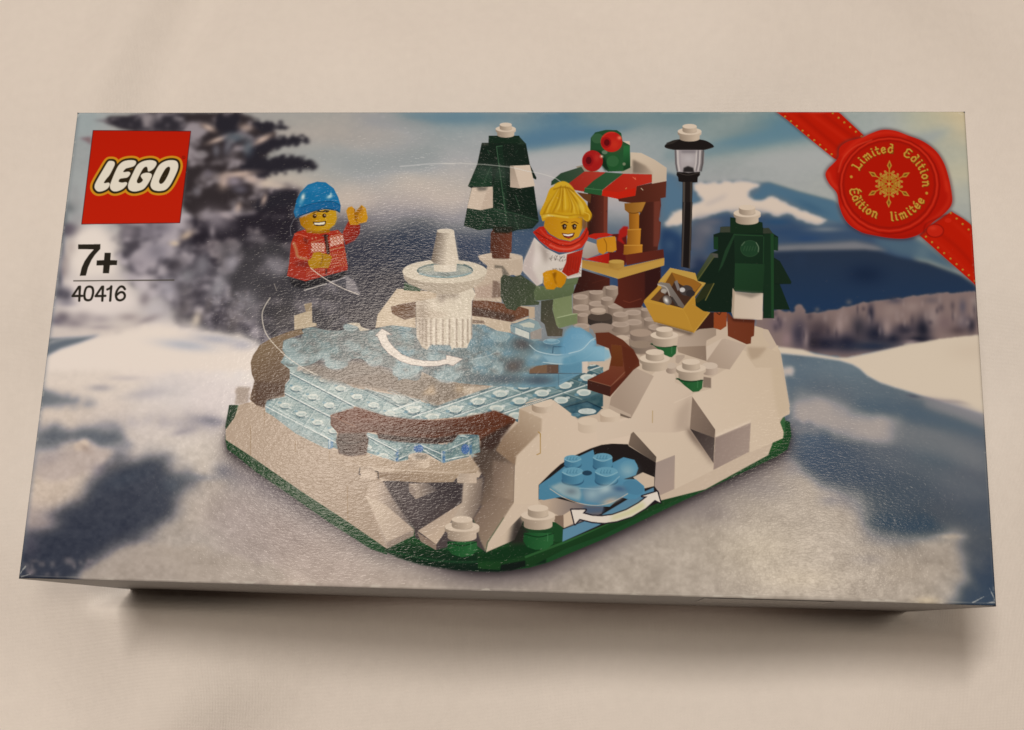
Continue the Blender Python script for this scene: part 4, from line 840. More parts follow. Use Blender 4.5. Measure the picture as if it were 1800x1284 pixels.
Ln('N', (1140, 330, 1200, 380, 1290, 405, 1400, 415, 1520, 390, 1640, 320, 1700, 285), 1.6, (190, 210, 222), sm=1, a=.8); Ln('N', (1260, 480, 1400, 495, 1520, 485, 1640, 435, 1700, 390), 1.5, (196, 214, 224), sm=1, a=.8); Ln('N', (610, 460, 760, 430, 830, 400, 880, 385), 1.3, (196, 206, 208), sm=1, a=.6)
Ln('N', (1340, 400, 1345, 345, 1445, 345, 1450, 400), 1.2, (40, 70, 96), a=.9)
F('O', (-40, 300, 0, 250, 40, 240, 110, 265, 160, 320, 205, 370, 180, 400, 100, 440, 0, 460, -60, 450), (100, 152, 190), sm=1, blur=2.2, a=.9, g=(0, 300, 180, 380, (128, 172, 204)))
F('O', (-50, 490, 0, 470, 90, 440, 180, 395, 260, 395, 318, 430, 325, 480, 280, 505, 190, 510, 140, 515, 0, 545, -50, 540), (96, 148, 182), blur=1.6, a=.92, g=(60, 520, 200, 400, (130, 176, 206)))
Ln('O', (0, 450, 100, 420, 170, 350, 205, 330), 1.4, (190, 212, 224), sm=1, a=.8)
F('O', (100, 515, 145, 512, 142, 605, 105, 600), (206, 188, 172)); F('O', (-60, 545, 0, 540, 100, 520, 100, 600, 0, 605, -60, 600), (88, 138, 172), blur=1.6, a=.85)
# white slips that show in the swirl
F('M', (1130, 240, 1200, 235, 1245, 238, 1260, 270, 1335, 298, 1250, 310, 1230, 270), (190, 176, 156)); F('M', (715, 610, 700, 655, 760, 640), (200, 180, 164), a=.7)
# fully transparent patch: gives its cells to the disc, lays no ink
F('Z', (905, 560, 945, 545, 990, 558, 980, 590, 930, 600, 900, 582), (120, 146, 160), a=.0)

# brown curved kerbs round the rink
kerb = part('curved_brown_kerb')
F('M', (300, 580, 320, 520, 380, 430, 480, 370, 640, 310, 740, 290, 760, 330, 640, 370, 585, 390, 575, 470, 600, 510, 560, 580, 640, 640, 640, 720, 600, 770, 590, 860, 440, 910, 420, 970, 350, 950, 290, 900, 335, 740, 310, 680), (128, 108, 86), g=(350, 500, 520, 850, (92, 70, 56)))
F('M', (335, 740, 420, 750, 590, 770, 590, 870, 440, 905, 415, 975, 340, 930), (84, 62, 50), blur=2, a=.8); F('M', (172, 800, 200, 790, 270, 792, 300, 800, 285, 925, 230, 940, 165, 950), (150, 130, 114), blur=2.2, a=.7, rough=(N_FINE, .3, .9), own=False)
Ln('Z', (440, 690, 442, 720), 1.5, (214, 200, 184), a=.7)
kerb2 = part('curved_brown_kerb')
F('Q', (5, 160, 190, 105, 270, 130, 400, 170, 560, 190, 740, 198, 900, 185, 1080, 150, 1160, 128, 1240, 160, 1312, 190, 1300, 215, 1160, 330, 1060, 345, 1050, 300, 910, 290, 860, 350, 740, 362, 500, 348, 345, 325, 330, 285, 270, 280, 250, 300, 272, 330, 255, 440, 160, 455, 65, 430, 45, 340, 60, 290, 5, 230), (92, 50, 32))
F('Q', (5, 160, 190, 105, 270, 130, 400, 170, 560, 190, 740, 198, 900, 185, 1080, 150, 1160, 128, 1300, 185, 1160, 240, 900, 290, 700, 300, 400, 285, 200, 240), (98, 50, 30), blur=2, g=(300, 180, 300, 290, (80, 44, 30)))
F('Q', (345, 290, 500, 310, 740, 322, 860, 305, 910, 288, 860, 352, 740, 362, 500, 348, 345, 325), (56, 40, 36), blur=1.5); F('Q', (60, 290, 250, 285, 272, 330, 255, 440, 160, 455, 65, 430, 45, 340), (58, 40, 34), blur=1.5, g=(60, 360, 260, 360, (78, 54, 44)))
F('Q', (1060, 330, 1290, 205, 1260, 260, 1150, 400, 1060, 400), (60, 42, 36), blur=2); Ln('Q', (8, 162, 120, 215, 180, 240), 1.3, (158, 116, 92), a=.7); Ln('Q', (45, 340, 150, 360, 270, 330), 2, (40, 28, 26), sm=1, a=.6)
kerb3 = part('curved_brown_kerb')
F('O', (205, 290, 310, 285, 420, 345, 500, 420, 545, 500, 550, 545, 500, 580, 320, 785, 145, 730, 145, 655, 320, 570, 330, 480, 310, 410, 215, 375), (96, 48, 32))
F('O', (330, 380, 410, 390, 420, 500, 440, 620, 330, 710, 160, 660, 310, 575, 330, 480), (120, 70, 48), g=(330, 400, 300, 700, (104, 50, 36))); F('O', (145, 655, 325, 705, 320, 785, 145, 730), (62, 34, 28)); Ln('O', (145, 655, 325, 705, 440, 590), 1.2, (170, 130, 104), a=.6); F('O', (410, 390, 500, 420, 545, 510, 440, 640, 430, 520), (90, 42, 28), blur=1)
F('O', (325, 705, 400, 650, 500, 580, 320, 785), (88, 42, 30))
kerb4 = part('curved_brown_kerb')
F('I', (875, 712, 1000, 712, 1140, 735, 1240, 775, 1310, 762, 1385, 792, 1385, 850, 1230, 905, 1000, 868, 870, 850), (106, 68, 48)); F('I', (870, 770, 1000, 790, 1180, 830, 1270, 850, 1235, 905, 1000, 868, 870, 852), (74, 52, 42), blur=2)
F('I', (140, 768, 250, 740, 364, 724, 364, 862, 262, 886, 150, 830), (112, 80, 56), g=(160, 780, 340, 850, (96, 68, 48)))

# white slopes behind
rear = part('snow_terrain')
F('I', (195, 605, 420, 622, 560, 640, 560, 700, 365, 720, 364, 724, 250, 740, 140, 768, 150, 830, 262, 886, 364, 862, 365, 960, 150, 935, 0, 960, 20, 840), (205, 190, 168), g=(100, 800, 500, 650, (196, 180, 158)))
F('I', (870, 850, 1000, 866, 1230, 908, 1370, 860, 1438, 880, 1438, 920, 1225, 915, 1222, 1005, 1100, 985, 980, 930, 870, 925), (198, 183, 163)); F('I', (880, 885, 980, 895, 985, 920, 875, 918), (132, 114, 100))
F('I', (925, 310, 1040, 283, 1215, 283, 1330, 320, 1332, 430, 1300, 500, 1240, 480, 1160, 500, 1130, 560, 1140, 730, 1000, 714, 880, 712, 900, 640, 880, 590, 990, 480, 1010, 400, 940, 345), (192, 177, 160))
F('I', (900, 600, 1050, 560, 1060, 690, 900, 690), (180, 160, 146), blur=2); F('I', (1060, 530, 1120, 540, 1140, 680, 1050, 690), (128, 108, 96), blur=1); F('I', (1075, 392, 1150, 400, 1210, 480, 1150, 500, 1140, 420, 1075, 420), (84, 78, 70), a=.7, blur=1); Ln('I', (1330, 350, 1330, 420), 1, (230, 220, 206), a=.6)
El('I', 1130, 318, 200, 36, (204, 190, 174), a=.8); F('I', (1280, 760, 1438, 770, 1438, 870, 1385, 870, 1385, 792), (190, 172, 150))
El('I', 1140, 330, 90, 12, (120, 100, 84), a=.7)
F('M', (765, 75, 830, 60, 836, 235, 872, 240, 872, 265, 680, 298, 678, 175, 780, 140), (190, 176, 152)); F('M', (765, 80, 830, 62, 832, 130, 780, 142), (150, 134, 112), a=.8); F('I', (260, 545, 410, 610, 405, 630, 255, 620), (46, 74, 48))

# fountain
fou = part('fountain')
col = part('column', fou)
F('I', (365, 720, 545, 690, 560, 640, 880, 600, 905, 660, 870, 720, 866, 1050, 825, 1140, 705, 1140, 692, 1162, 672, 1112, 500, 1108, 470, 1160, 420, 1132, 372, 1040), (204, 188, 168), g=(400, 900, 760, 900, (206, 192, 172)))
F('I', (365, 780, 480, 800, 640, 830, 640, 850, 500, 880, 365, 880), (178, 160, 140), blur=3, a=.7)
for k, x in enumerate((385, 410, 440, 482, 530, 590, 650, 715, 770, 815, 850)):
    y1 = 1040 + min(x - 370, 866 - x, 90)
    Ln('I', (x + 18, 885, x + 18, y1), 3.0, (146, 128, 112), a=.75, blur=.7); Ln('I', (x, 880, x, y1), 3.2, (216, 202, 184), a=.8, blur=.6)
F('I', (365, 720, 470, 700, 470, 1150, 420, 1132, 372, 1040), (140, 122, 106), blur=5, a=.5)
F('I', (500, 1115, 670, 1118, 690, 1160, 560, 1165, 470, 1160), (124, 146, 160), blur=1)
F('I', (545, 650, 760, 640, 740, 690, 640, 680, 600, 740, 560, 690), (120, 104, 92), blur=4, a=.7)
bowl = part('bowl', fou)
F('I', (243, 450, 262, 520, 300, 560, 400, 605, 560, 655, 740, 652, 880, 600, 985, 520, 1010, 430), (160, 145, 127), g=(330, 560, 900, 560, (182, 166, 146)))
El('I', 626, 450, 383, 108, (204, 190, 170)); El('I', 628, 442, 255, 68, (84, 108, 110)); El('I', 632, 446, 244, 58, (146, 152, 144)); Bl('I', 470, 430, 60, 26, (176, 172, 154), .8); Bl('I', 800, 430, 50, 30, (176, 174, 158), .8); Ln('I', (400, 470, 500, 492, 630, 500, 760, 490, 860, 465), 3, (132, 160, 172), sm=1, a=.9)
Ln('I', (250, 500, 330, 548, 470, 590, 640, 608, 800, 590, 930, 545, 1000, 480), 2, (196, 180, 162), sm=1, a=.5, blur=1); Ln('I', (800, 390, 850, 410, 876, 436), 3, (70, 96, 104), sm=1, a=.8)
cone = part('nozzle', fou)
F('I', (525, 390, 735, 378, 728, 450, 640, 458, 530, 450), (204, 190, 170), g=(540, 420, 620, 420, (212, 198, 180))); El('I', 630, 480, 50, 20, (110, 120, 112), a=.6)
F('I', (553, 100, 560, 80, 600, 66, 680, 67, 712, 90, 716, 140, 750, 352, 728, 390, 620, 396, 530, 380, 503, 352, 545, 150), (116, 102, 90), g=(530, 250, 660, 262, (208, 193, 174))); El('I', 632, 84, 78, 20, (204, 190, 172)); Ln('I', (545, 148, 600, 160, 716, 145), 1.2, (140, 124, 110), a=.6); F('I', (640, 150, 712, 140, 748, 352, 660, 390), (206, 191, 172), blur=3)

# tall fir of green bricks
fir = part('toy_fir_tree')
F('C', (392, 193, 656, 193, 660, 258, 714, 262, 748, 445, 806, 560, 800, 576, 772, 560, 784, 640, 826, 938, 772, 998, 640, 1012, 598, 1026, 440, 1022, 420, 1000, 300, 1014, 175, 975, 202, 825, 242, 650, 210, 632, 290, 445, 330, 256, 390, 256), (23, 36, 28))
F('C', (455, 285, 510, 280, 545, 640, 560, 1020, 440, 1022, 425, 640, 470, 450), (25, 44, 32)); F('C', (175, 975, 205, 828, 425, 820, 500, 835, 560, 1015, 440, 1022, 420, 1000, 300, 1014), (30, 52, 38), g=(300, 830, 300, 1010, (26, 46, 34)))
F('C', (212, 632, 290, 445, 420, 460, 420, 625, 340, 640), (22, 40, 30), g=(300, 460, 300, 640, (30, 58, 40))); F('C', (580, 650, 780, 645, 822, 930, 640, 880, 560, 850), (20, 34, 26))
F('C', (655, 200, 712, 262, 712, 270, 640, 270), (36, 52, 40)); F('C', (330, 258, 390, 256, 388, 280, 330, 276), (60, 62, 54), a=.7)
for a, w, al in (((458, 290, 500, 600, 548, 960), 1.2, .9), ((405, 470, 345, 610), 1.1, .6), ((620, 710, 662, 825), 1., .8), ((372, 880, 305, 1005), 1., .8), ((608, 880, 650, 1005), 1., .8), ((460, 288, 508, 282), 1.3, .9), ((430, 830, 600, 865, 700, 895, 822, 932), 1.4, .6), ((380, 320, 398, 355), 1, .6), ((640, 320, 625, 345), .8, .5), ((520, 690, 545, 900), .8, .6)):
    Ln('C', a, w, (66, 104, 74), a=al, sm=len(a) > 4)
F('C', (430, 830, 600, 865, 822, 932, 772, 985, 640, 1005, 560, 1010), (48, 70, 54), blur=5, a=.45)
snow_b = part('snow_block', fir)
F('C', (576, 456, 748, 448, 792, 630, 662, 650, 578, 640), (212, 197, 182)); F('C', (576, 456, 606, 458, 662, 650, 578, 640), (174, 158, 144), g=(580, 500, 640, 620, (190, 174, 160)))
snow_c = part('snow_block', fir)
F('C', (245, 645, 425, 636, 426, 818, 318, 840, 202, 822), (208, 193, 178)); F('C', (372, 680, 425, 640, 426, 818, 318, 840), (196, 180, 165)); F('C', (285, 640, 385, 640, 365, 668, 300, 672), (80, 76, 70), blur=2, a=.8)
tr = part('trunk', fir)
F('C', (440, 990, 580, 990, 594, 1035, 588, 1205, 574, 1212, 572, 1260, 420, 1256, 418, 1215, 404, 1205, 408, 1035), (78, 42, 30), g=(420, 1100, 590, 1100, (104, 58, 42))); F('C', (430, 985, 600, 985, 600, 1022, 560, 1040, 440, 1035), (30, 34, 26), blur=1.5)
cp = part('cap', fir)
F('C', (388, 258, 392, 193, 656, 193, 660, 262), (24, 42, 30)); plug('C', 538, 98, 88)

# kiosk
kio = part('toy_kiosk')
F('J', (1200, 645, 1640, 520, 1640, 700, 1480, 860, 1440, 940, 1270, 950, 1160, 890, 1205, 800), (84, 36, 26), g=(1250, 800, 1620, 700, (62, 28, 24))); F('J', (830, 550, 1120, 640, 1120, 716, 1060, 722, 1040, 762, 900, 764, 740, 800, 780, 690), (52, 26, 22), g=(800, 700, 1100, 680, (74, 34, 26)))
F('J', (1480, 570, 1640, 525, 1640, 700, 1480, 860), (50, 24, 22), blur=1); Ln('J', (1260, 870, 1320, 890, 1440, 850), 1.2, (130, 66, 46), a=.6); Ln('J', (940, 690, 1100, 640), 1, (96, 46, 34), a=.5)
F('D', (480, 650, 660, 690, 655, 1060, 470, 1060), BD, g=(500, 850, 640, 850, (92, 42, 32))); F('D', (622, 690, 655, 695, 655, 820, 640, 830, 655, 850, 655, 1045, 622, 1040), (112, 52, 38)); F('D', (380, 660, 510, 680, 500, 760, 440, 720), (92, 56, 32))
F('D', (990, 740, 1135, 715, 1140, 780, 1120, 890, 1120, 920, 1138, 930, 1130, 1060, 1112, 1140, 1110, 1180, 950, 1220, 930, 900), (58, 28, 22), g=(960, 950, 1130, 950, (80, 38, 30))); F('D', (1075, 740, 1135, 716, 1130, 880, 1118, 900, 1132, 940, 1128, 1080, 1110, 1150, 1070, 1150), (110, 54, 42), a=.85, blur=1)
F('J', (1085, 190, 1290, 180, 1300, 420, 1280, 505, 1110, 490, 1100, 370, 1180, 370, 1185, 220), (88, 26, 24)); F('J', (900, 200, 960, 180, 1080, 174, 1160, 195, 1080, 215, 1000, 228, 980, 242, 900, 220), (176, 36, 22)); F('J', (1215, 150, 1260, 105, 1310, 110, 1300, 200, 1240, 230, 1280, 300, 1200, 250), (160, 30, 24), blur=1)
F('J', (900, 435, 1115, 378, 1112, 495, 960, 465, 840, 440), (184, 36, 22), g=(900, 430, 1100, 430, (160, 28, 20)))
F('D', (918, 606, 1060, 575, 1188, 558, 1182, 706, 1132, 716, 1132, 740, 900, 762, 760, 742, 748, 715, 905, 690), (78, 36, 26), g=(950, 680, 1180, 640, (92, 44, 32))); Ln('D', (960, 625, 975, 640), 1.5, (190, 170, 140))
roof = part('roof', kio)
F('D', (862, 300, 960, 306, 1080, 366, 1190, 440, 1188, 560, 1056, 584, 1056, 500, 860, 490), (206, 192, 174), g=(1000, 320, 1150, 540, (196, 180, 162))); F('D', (884, 365, 1000, 420, 1058, 480, 1058, 505, 880, 490), (118, 106, 94), blur=2, g=(890, 430, 1050, 440, (176, 160, 144))); F('D', (370, 430, 430, 415, 620, 490, 560, 500, 440, 480), (150, 142, 128)); F('D', (790, 450, 885, 420, 880, 490, 780, 490), (170, 160, 146)); F('D', (795, 200, 855, 200, 860, 240, 800, 235), (210, 196, 182))
awn = part('awning', kio)
F('D', (146, 600, 150, 560, 235, 488, 420, 430, 450, 475, 380, 528, 310, 582, 260, 570, 200, 580), (40, 66, 46), g=(200, 560, 420, 450, (58, 76, 56))); F('D', (448, 473, 642, 480, 530, 560, 450, 648, 440, 655, 360, 640, 305, 582, 380, 525), (150, 40, 30), g=(360, 600, 560, 490, (166, 52, 40)))
F('D', (640, 480, 802, 492, 690, 575, 610, 640, 605, 690, 442, 662, 455, 625, 530, 555), (38, 78, 46), g=(480, 620, 720, 500, (46, 86, 54))); Ln('D', (452, 624, 605, 640), 1.8, (64, 120, 74)); F('D', (442, 662, 452, 628, 606, 644, 605, 690), (40, 88, 50))
F('D', (800, 492, 1056, 500, 1056, 572, 920, 606, 908, 690, 748, 720, 605, 690, 612, 640, 700, 570), (170, 36, 22), g=(680, 640, 1000, 510, (178, 46, 32))); F('D', (605, 690, 614, 642, 750, 660, 908, 620, 905, 692, 750, 720), (186, 34, 18)); Ln('D', (885, 525, 910, 545, 905, 530), 1.2, (220, 110, 80)); Ln('D', (820, 630, 828, 622), 1.2, (240, 190, 150))
wre = part('wreath', kio)
F('D', (505, 170, 545, 120, 640, 98, 740, 100, 780, 128, 792, 200, 858, 235, 862, 440, 800, 470, 660, 475, 600, 410, 500, 300), (34, 72, 44), g=(520, 200, 840, 420, (38, 86, 48))); F('D', (800, 240, 858, 240, 860, 440, 800, 460), (40, 104, 56), g=(800, 300, 860, 440, (24, 58, 34))); F('D', (505, 280, 600, 290, 680, 440, 640, 470, 600, 410), (20, 44, 28), blur=2)
El('D', 566, 175, 55, 45, (52, 92, 58)); El('D', 708, 385, 62, 78, (34, 84, 44)); El('D', 704, 380, 54, 50, (48, 98, 56)); El('D', 630, 300, 26, 18, (120, 140, 110), a=.7); El('D', 806, 406, 14, 14, (150, 150, 120), a=.7)
ber = part('berry', kio)
El('D', 692, 206, 98, 92, (176, 30, 24)); Bl('D', 720, 230, 50, 50, (196, 56, 34), .6); El('D', 645, 212, 46, 48, (150, 22, 22)); El('D', 650, 212, 26, 30, (92, 14, 18)); Bl('D', 765, 170, 18, 16, (236, 120, 90), .9); Ln('D', (612, 160, 660, 126, 720, 122), 1.5, (206, 70, 50), sm=1, a=.7)
ber2 = part('berry', kio)
El('D', 520, 378, 94, 96, (158, 28, 26)); El('D', 482, 374, 48, 54, (140, 22, 24)); El('D', 486, 374, 26, 34, (88, 14, 20)); Bl('D', 602, 338, 14, 12, (236, 200, 180), 1); Bl('D', 560, 350, 24, 34, (184, 54, 44), .6)
gol = part('column', kio)
F('D', (848, 840, 942, 848, 940, 1000, 850, 1000), (150, 96, 36), g=(852, 900, 930, 900, (196, 132, 52))); F('D', (808, 760, 1002, 748, 975, 810, 960, 842, 850, 850, 812, 820), (150, 102, 48), g=(830, 800, 980, 800, (186, 134, 70))); Ln('D', (850, 845, 900, 850, 962, 836), 1.5, (110, 70, 30), sm=1)
F('D', (838, 992, 958, 985, 950, 1140, 830, 1140), (160, 104, 40), g=(840, 1060, 940, 1060, (204, 142, 58))); F('D', (806, 1132, 972, 1130, 970, 1215, 880, 1232, 800, 1222), (164, 108, 44), g=(812, 1180, 950, 1180, (206, 144, 62))); Ln('D', (838, 1000, 956, 995), 1.2, (220, 166, 90)); Ln('D', (806, 1140, 970, 1138), 1.2, (222, 168, 90))
cnt = part('counter', kio)
F('J', (1280, 400, 1670, 342, 1676, 432, 1290, 508), (98, 38, 26), g=(1290, 450, 1660, 400, (84, 36, 28))); F('J', (832, 452, 1110, 492, 1270, 522, 1400, 494, 1678, 430, 1675, 508, 1205, 646, 830, 532), (196, 156, 92), g=(1200, 500, 1200, 640, (208, 172, 108))); F('J', (832, 452, 1110, 492, 1270, 522, 1205, 560, 1000, 520, 832, 480), (190, 150, 88)); F('J', (1205, 575, 1678, 440, 1675, 508, 1205, 646), (206, 168, 100)); stud('J', 1188, 468, 78, 20, 50, (206, 172, 108), (196, 158, 94), (176, 138, 78))

# street lamp
lamp = part('toy_street_lamp')
F('E', (158, 550, 376, 550, 376, 580, 356, 600, 352, 648, 260, 655, 174, 640, 170, 600, 155, 580), (28, 23, 22)); Ln('E', (160, 556, 260, 580, 376, 556), 1.4, (74, 66, 60), sm=1, a=.7)
F('E', (46, 300, 90, 268, 150, 248, 270, 240, 390, 248, 450, 266, 500, 300, 496, 322, 400, 346, 270, 352, 140, 344, 56, 326), (30, 25, 24), sm=1); Ln('E', (52, 318, 140, 342, 270, 350, 400, 345, 500, 318), 1.4, (60, 52, 48), sm=1, a=.7); F('E', (62, 275, 150, 248, 180, 250, 120, 285, 56, 300), (54, 48, 44), a=.7)
pole = part('pole', lamp)
F('E', (212, 645, 306, 645, 292, 1290, 204, 1290), (34, 28, 26)); F('E', (216, 645, 236, 645, 226, 1290, 208, 1290), (78, 70, 64)); F('E', (284, 645, 304, 645, 292, 1290, 276, 1290), (62, 54, 48)); F('K', (492, 30, 578, 30, 556, 605, 480, 590), (32, 26, 26), g=(484, 300, 520, 300, (28, 23, 22))); F('K', (500, 30, 514, 30, 494, 590, 482, 590), (74, 66, 62)); F('K', (562, 30, 576, 30, 556, 605, 546, 605), (66, 58, 52))
gla = part('glass', lamp)
F('E', (136, 352, 150, 345, 400, 345, 418, 370, 412, 470, 398, 510, 372, 548, 270, 560, 160, 545, 142, 480), (168, 158, 158), g=(140, 450, 412, 450, (158, 148, 148)))
for x, w, c, a in ((146, 3, (70, 64, 66), .8), (166, 2.5, (200, 190, 184), .8), (186, 3, (150, 140, 142), .6), (360, 2.5, (110, 102, 104), .8), (378, 2.5, (196, 186, 182), .8), (406, 3, (66, 60, 60), .85), (344, 2, (206, 196, 190), .8), (392, 2, (90, 84, 84), .7)):
    Ln('E', (x, 352, x + (4 if x < 260 else -6), 470, x + (16 if x < 260 else -20), 540), w, c, a=a, blur=.6)
F('E', (190, 348, 350, 348, 330, 372, 205, 372), (110, 102, 106), blur=2, a=.8); F('E', (222, 512, 262, 495, 312, 512, 322, 555, 215, 552), (40, 36, 36), blur=1); Bl('E', 270, 430, 50, 40, (186, 178, 178), .6)
lcap = part('cap', lamp)
plug('E', 278, 122, 112)

# short fir
fir2 = part('toy_fir_tree')
F('K', (905, 160, 945, 165, 1185, 205, 1188, 250, 1275, 300, 1322, 330, 1320, 450, 1285, 446, 1285, 510, 1335, 540, 1436, 722, 1430, 740, 1335, 740, 1422, 960, 1285, 960, 1282, 1036, 1190, 1036, 1190, 830, 935, 800, 920, 985, 890, 985, 670, 978, 610, 932, 594, 885, 690, 735, 605, 700, 605, 680, 740, 470, 800, 445, 762, 436, 760, 310, 815, 292, 820, 244, 905, 240), (21, 36, 26))
F('K', (910, 165, 1184, 206, 1186, 300, 905, 300), (24, 44, 28)); F('K', (938, 300, 1190, 310, 1190, 560, 945, 556), (26, 48, 32), g=(940, 320, 1180, 540, (22, 42, 28))); F('K', (1195, 305, 1282, 302, 1284, 1034, 1194, 1034), (24, 46, 30)); F('K', (1255, 302, 1284, 302, 1284, 1034, 1262, 1034), (32, 66, 38))
F('K', (946, 558, 1204, 566, 1190, 812, 1100, 818, 940, 800), (32, 62, 38), g=(950, 580, 1180, 800, (28, 54, 33))); F('K', (938, 300, 942, 330, 840, 580, 800, 640, 860, 450), (38, 70, 44), a=.7); Ln('K', (940, 312, 1188, 322), 1.3, (46, 86, 50), a=.8); Ln('K', (1196, 330, 1192, 560), 1.2, (44, 84, 50), a=.7)
F('K', (820, 244, 905, 240, 905, 292, 818, 292), (58, 62, 50)); F('K', (1190, 255, 1240, 252, 1275, 300, 1190, 302), (52, 58, 46)); F('K', (740, 470, 798, 478, 800, 512, 760, 510), (78, 76, 68)); F('K', (605, 680, 735, 470, 765, 500, 626, 716), (52, 62, 32), g=(620, 690, 750, 490, (70, 76, 60))); Ln('K', (620, 705, 765, 505), 1.2, (110, 106, 56), a=.7)
F('K', (600, 880, 700, 740, 762, 732, 700, 850, 620, 905), (42, 46, 26)); Ln('K', (764, 735, 690, 880), 1.4, (146, 130, 66), a=.8); Ln('K', (690, 735, 602, 870), 1.2, (122, 106, 54), a=.6)
El('K', 1076, 432, 80, 70, (32, 62, 40)); Ln('K', ell(1076, 432, 80, 70), 1.2, (52, 84, 54), closed=True, a=.6); Ln('K', (1130, 380, 1150, 420, 1148, 460), 1.3, (120, 140, 110), sm=1, a=.8); Ln('K', (1006, 405, 1030, 375), 1.2, (110, 130, 100), a=.7)
for k in range(5): Ln('K', (1020 + k * 24, 450, 1034 + k * 24, 412), 1.1, (56, 88, 58), a=.7)
F('K', (762, 330, 800, 330, 800, 440, 765, 436), (26, 56, 34)); F('K', (1288, 330, 1320, 335, 1318, 448, 1288, 446), (26, 56, 34)); F('K', (1290, 515, 1335, 540, 1436, 722, 1430, 738, 1290, 730), (24, 40, 28)); F('K', (1290, 745, 1335, 742, 1422, 960, 1290, 960), (22, 40, 28))
sb3 = part('snow_block', fir2)
F('K', (928, 775, 945, 805, 1100, 820, 1190, 818, 1184, 1050, 935, 1042, 918, 985), (204, 190, 174), g=(960, 900, 1180, 900, (210, 196, 182))); F('K', (940, 800, 1190, 818, 1150, 835, 1090, 860, 950, 822), (120, 112, 104), blur=2, a=.7); F('K', (928, 775, 945, 805, 935, 1042, 918, 985), (176, 160, 142))
tr2 = part('trunk', fir2)
F('K', (888, 990, 935, 1040, 1118, 1050, 1112, 1188, 1088, 1200, 1084, 1255, 1048, 1262, 885, 1190, 878, 1000), (112, 54, 34), g=(890, 1100, 1110, 1100, (106, 50, 30))); F('K', (888, 990, 935, 1040, 1118, 1050, 1115, 1075, 930, 1062), (64, 30, 22), blur=1.5, a=.8); F('K', (762, 985, 878, 985, 872, 1105, 822, 1138, 762, 1120), (140, 66, 34)); Ln('K', (790, 990, 812, 1005, 826, 985), 1.6, (60, 30, 20))
cap2 = part('cap', fir2)
plug('K', 1052, 75, 118)

# crate with skates
cra = part('toy_crate')
F('K', (700, 985, 762, 985, 762, 1120, 640, 1130, 600, 1150), (58, 30, 24))
F('K', (385, 600, 602, 645, 622, 714, 692, 730, 600, 850, 606, 930, 672, 975, 726, 985, 590, 1162, 245, 1066, 155, 898, 160, 880, 275, 762, 285, 718), (206, 162, 78), g=(300, 950, 600, 1100, (208, 164, 80))); F('K', (385, 600, 602, 645, 622, 714, 692, 730, 672, 760, 590, 700, 400, 636, 300, 752, 275, 765, 285, 718), (206, 172, 104)); F('K', (500, 962, 590, 850, 606, 930, 672, 975, 726, 985, 590, 1162, 530, 1010), (198, 152, 70)); F('K', (155, 895, 240, 910, 500, 966, 520, 1010, 590, 1162, 245, 1066), (200, 154, 72), a=.85); Ln('K', (590, 1160, 726, 987), 1.4, (226, 188, 112))
F('K', (398, 640, 590, 702, 658, 742, 590, 832, 495, 950, 215, 876, 330, 752), (64, 42, 32)); F('K', (398, 640, 590, 702, 655, 742, 600, 810, 470, 740, 400, 690), (164, 112, 52)); F('K', (398, 640, 330, 752, 400, 760, 430, 700), (128, 86, 44)); F('K', (330, 760, 215, 876, 280, 890, 340, 820), (92, 58, 36))
F('K', (240, 1066, 590, 1162, 600, 1150, 560, 1185, 300, 1110), (70, 54, 44), a=.7, blur=2, own=False)
ska = part('tools', cra)
F('K', (272, 738, 300, 722, 380, 735, 400, 770, 510, 930, 495, 950, 440, 920, 360, 800, 340, 830, 305, 800, 310, 765), (124, 114, 106), g=(300, 760, 480, 920, (104, 94, 88))); F('K', (420, 720, 445, 705, 470, 780, 450, 800), (118, 110, 108)); El('K', 525, 795, 58, 46, (66, 58, 56)); El('K', 490, 790, 24, 20, (190, 184, 180)); El('K', 360, 880, 36, 44, (96, 86, 80), ang=-30); Bl('K', 350, 880, 16, 26, (226, 220, 212), 1, -30); Ln('K', (280, 745, 350, 770, 380, 840), 2.5, (176, 166, 156), sm=1, a=.8); Ln('K', (400, 860, 440, 920), 4, (60, 52, 48)); El('K', 560, 820, 40, 30, (48, 42, 42))
El('K', 330, 800, 26, 18, (160, 150, 140))

use(terrain); F('O', (830, 470, 845, 462, 900, 462, 900, 480, 850, 530, 830, 520), (178, 162, 148)); stud('O', 1095, 545, 62, 26, 50, (206, 192, 178), (196, 180, 166), (150, 134, 122)); stud('O', 795, 545, 40, 24, 40, (198, 184, 170), (186, 170, 156), (150, 134, 122))
stud('Q', 628, 455, 75, 25, 60, (204, 190, 174), (206, 190, 172), (164, 146, 128)); F('Q', (556, 440, 640, 430, 700, 440, 690, 470, 620, 470), (80, 72, 66), a=.7, blur=2)
shelf = part('snow_ledge')
F('Q', (0, 420, 120, 455, 250, 440, 480, 490, 555, 480, 556, 520, 700, 520, 705, 470, 800, 500, 1000, 460, 1060, 545, 850, 562, 500, 545, 220, 520, 60, 470), (180, 162, 144), blur=1, g=(100, 450, 900, 540, (176, 158, 138))); F('Q', (330, 560, 560, 555, 860, 572, 1040, 550, 1030, 570, 915, 572, 870, 632, 640, 636, 420, 620, 340, 600), (146, 126, 108), g=(340, 590, 900, 610, (168, 150, 130))); F('Q', (20, 470, 220, 530, 210, 575, 100, 540), (176, 158, 140)); F('Q', (215, 540, 330, 560, 325, 612, 215, 605), (202, 186, 170)); Ln('Q', (212, 535, 205, 575, 216, 580), 2, (60, 48, 44)); Ln('Q', (320, 556, 340, 560, 342, 606), 2, (64, 52, 46)); Ln('Q', (340, 556, 640, 575, 880, 572, 1040, 548), 1.4, (194, 176, 156), a=.7)
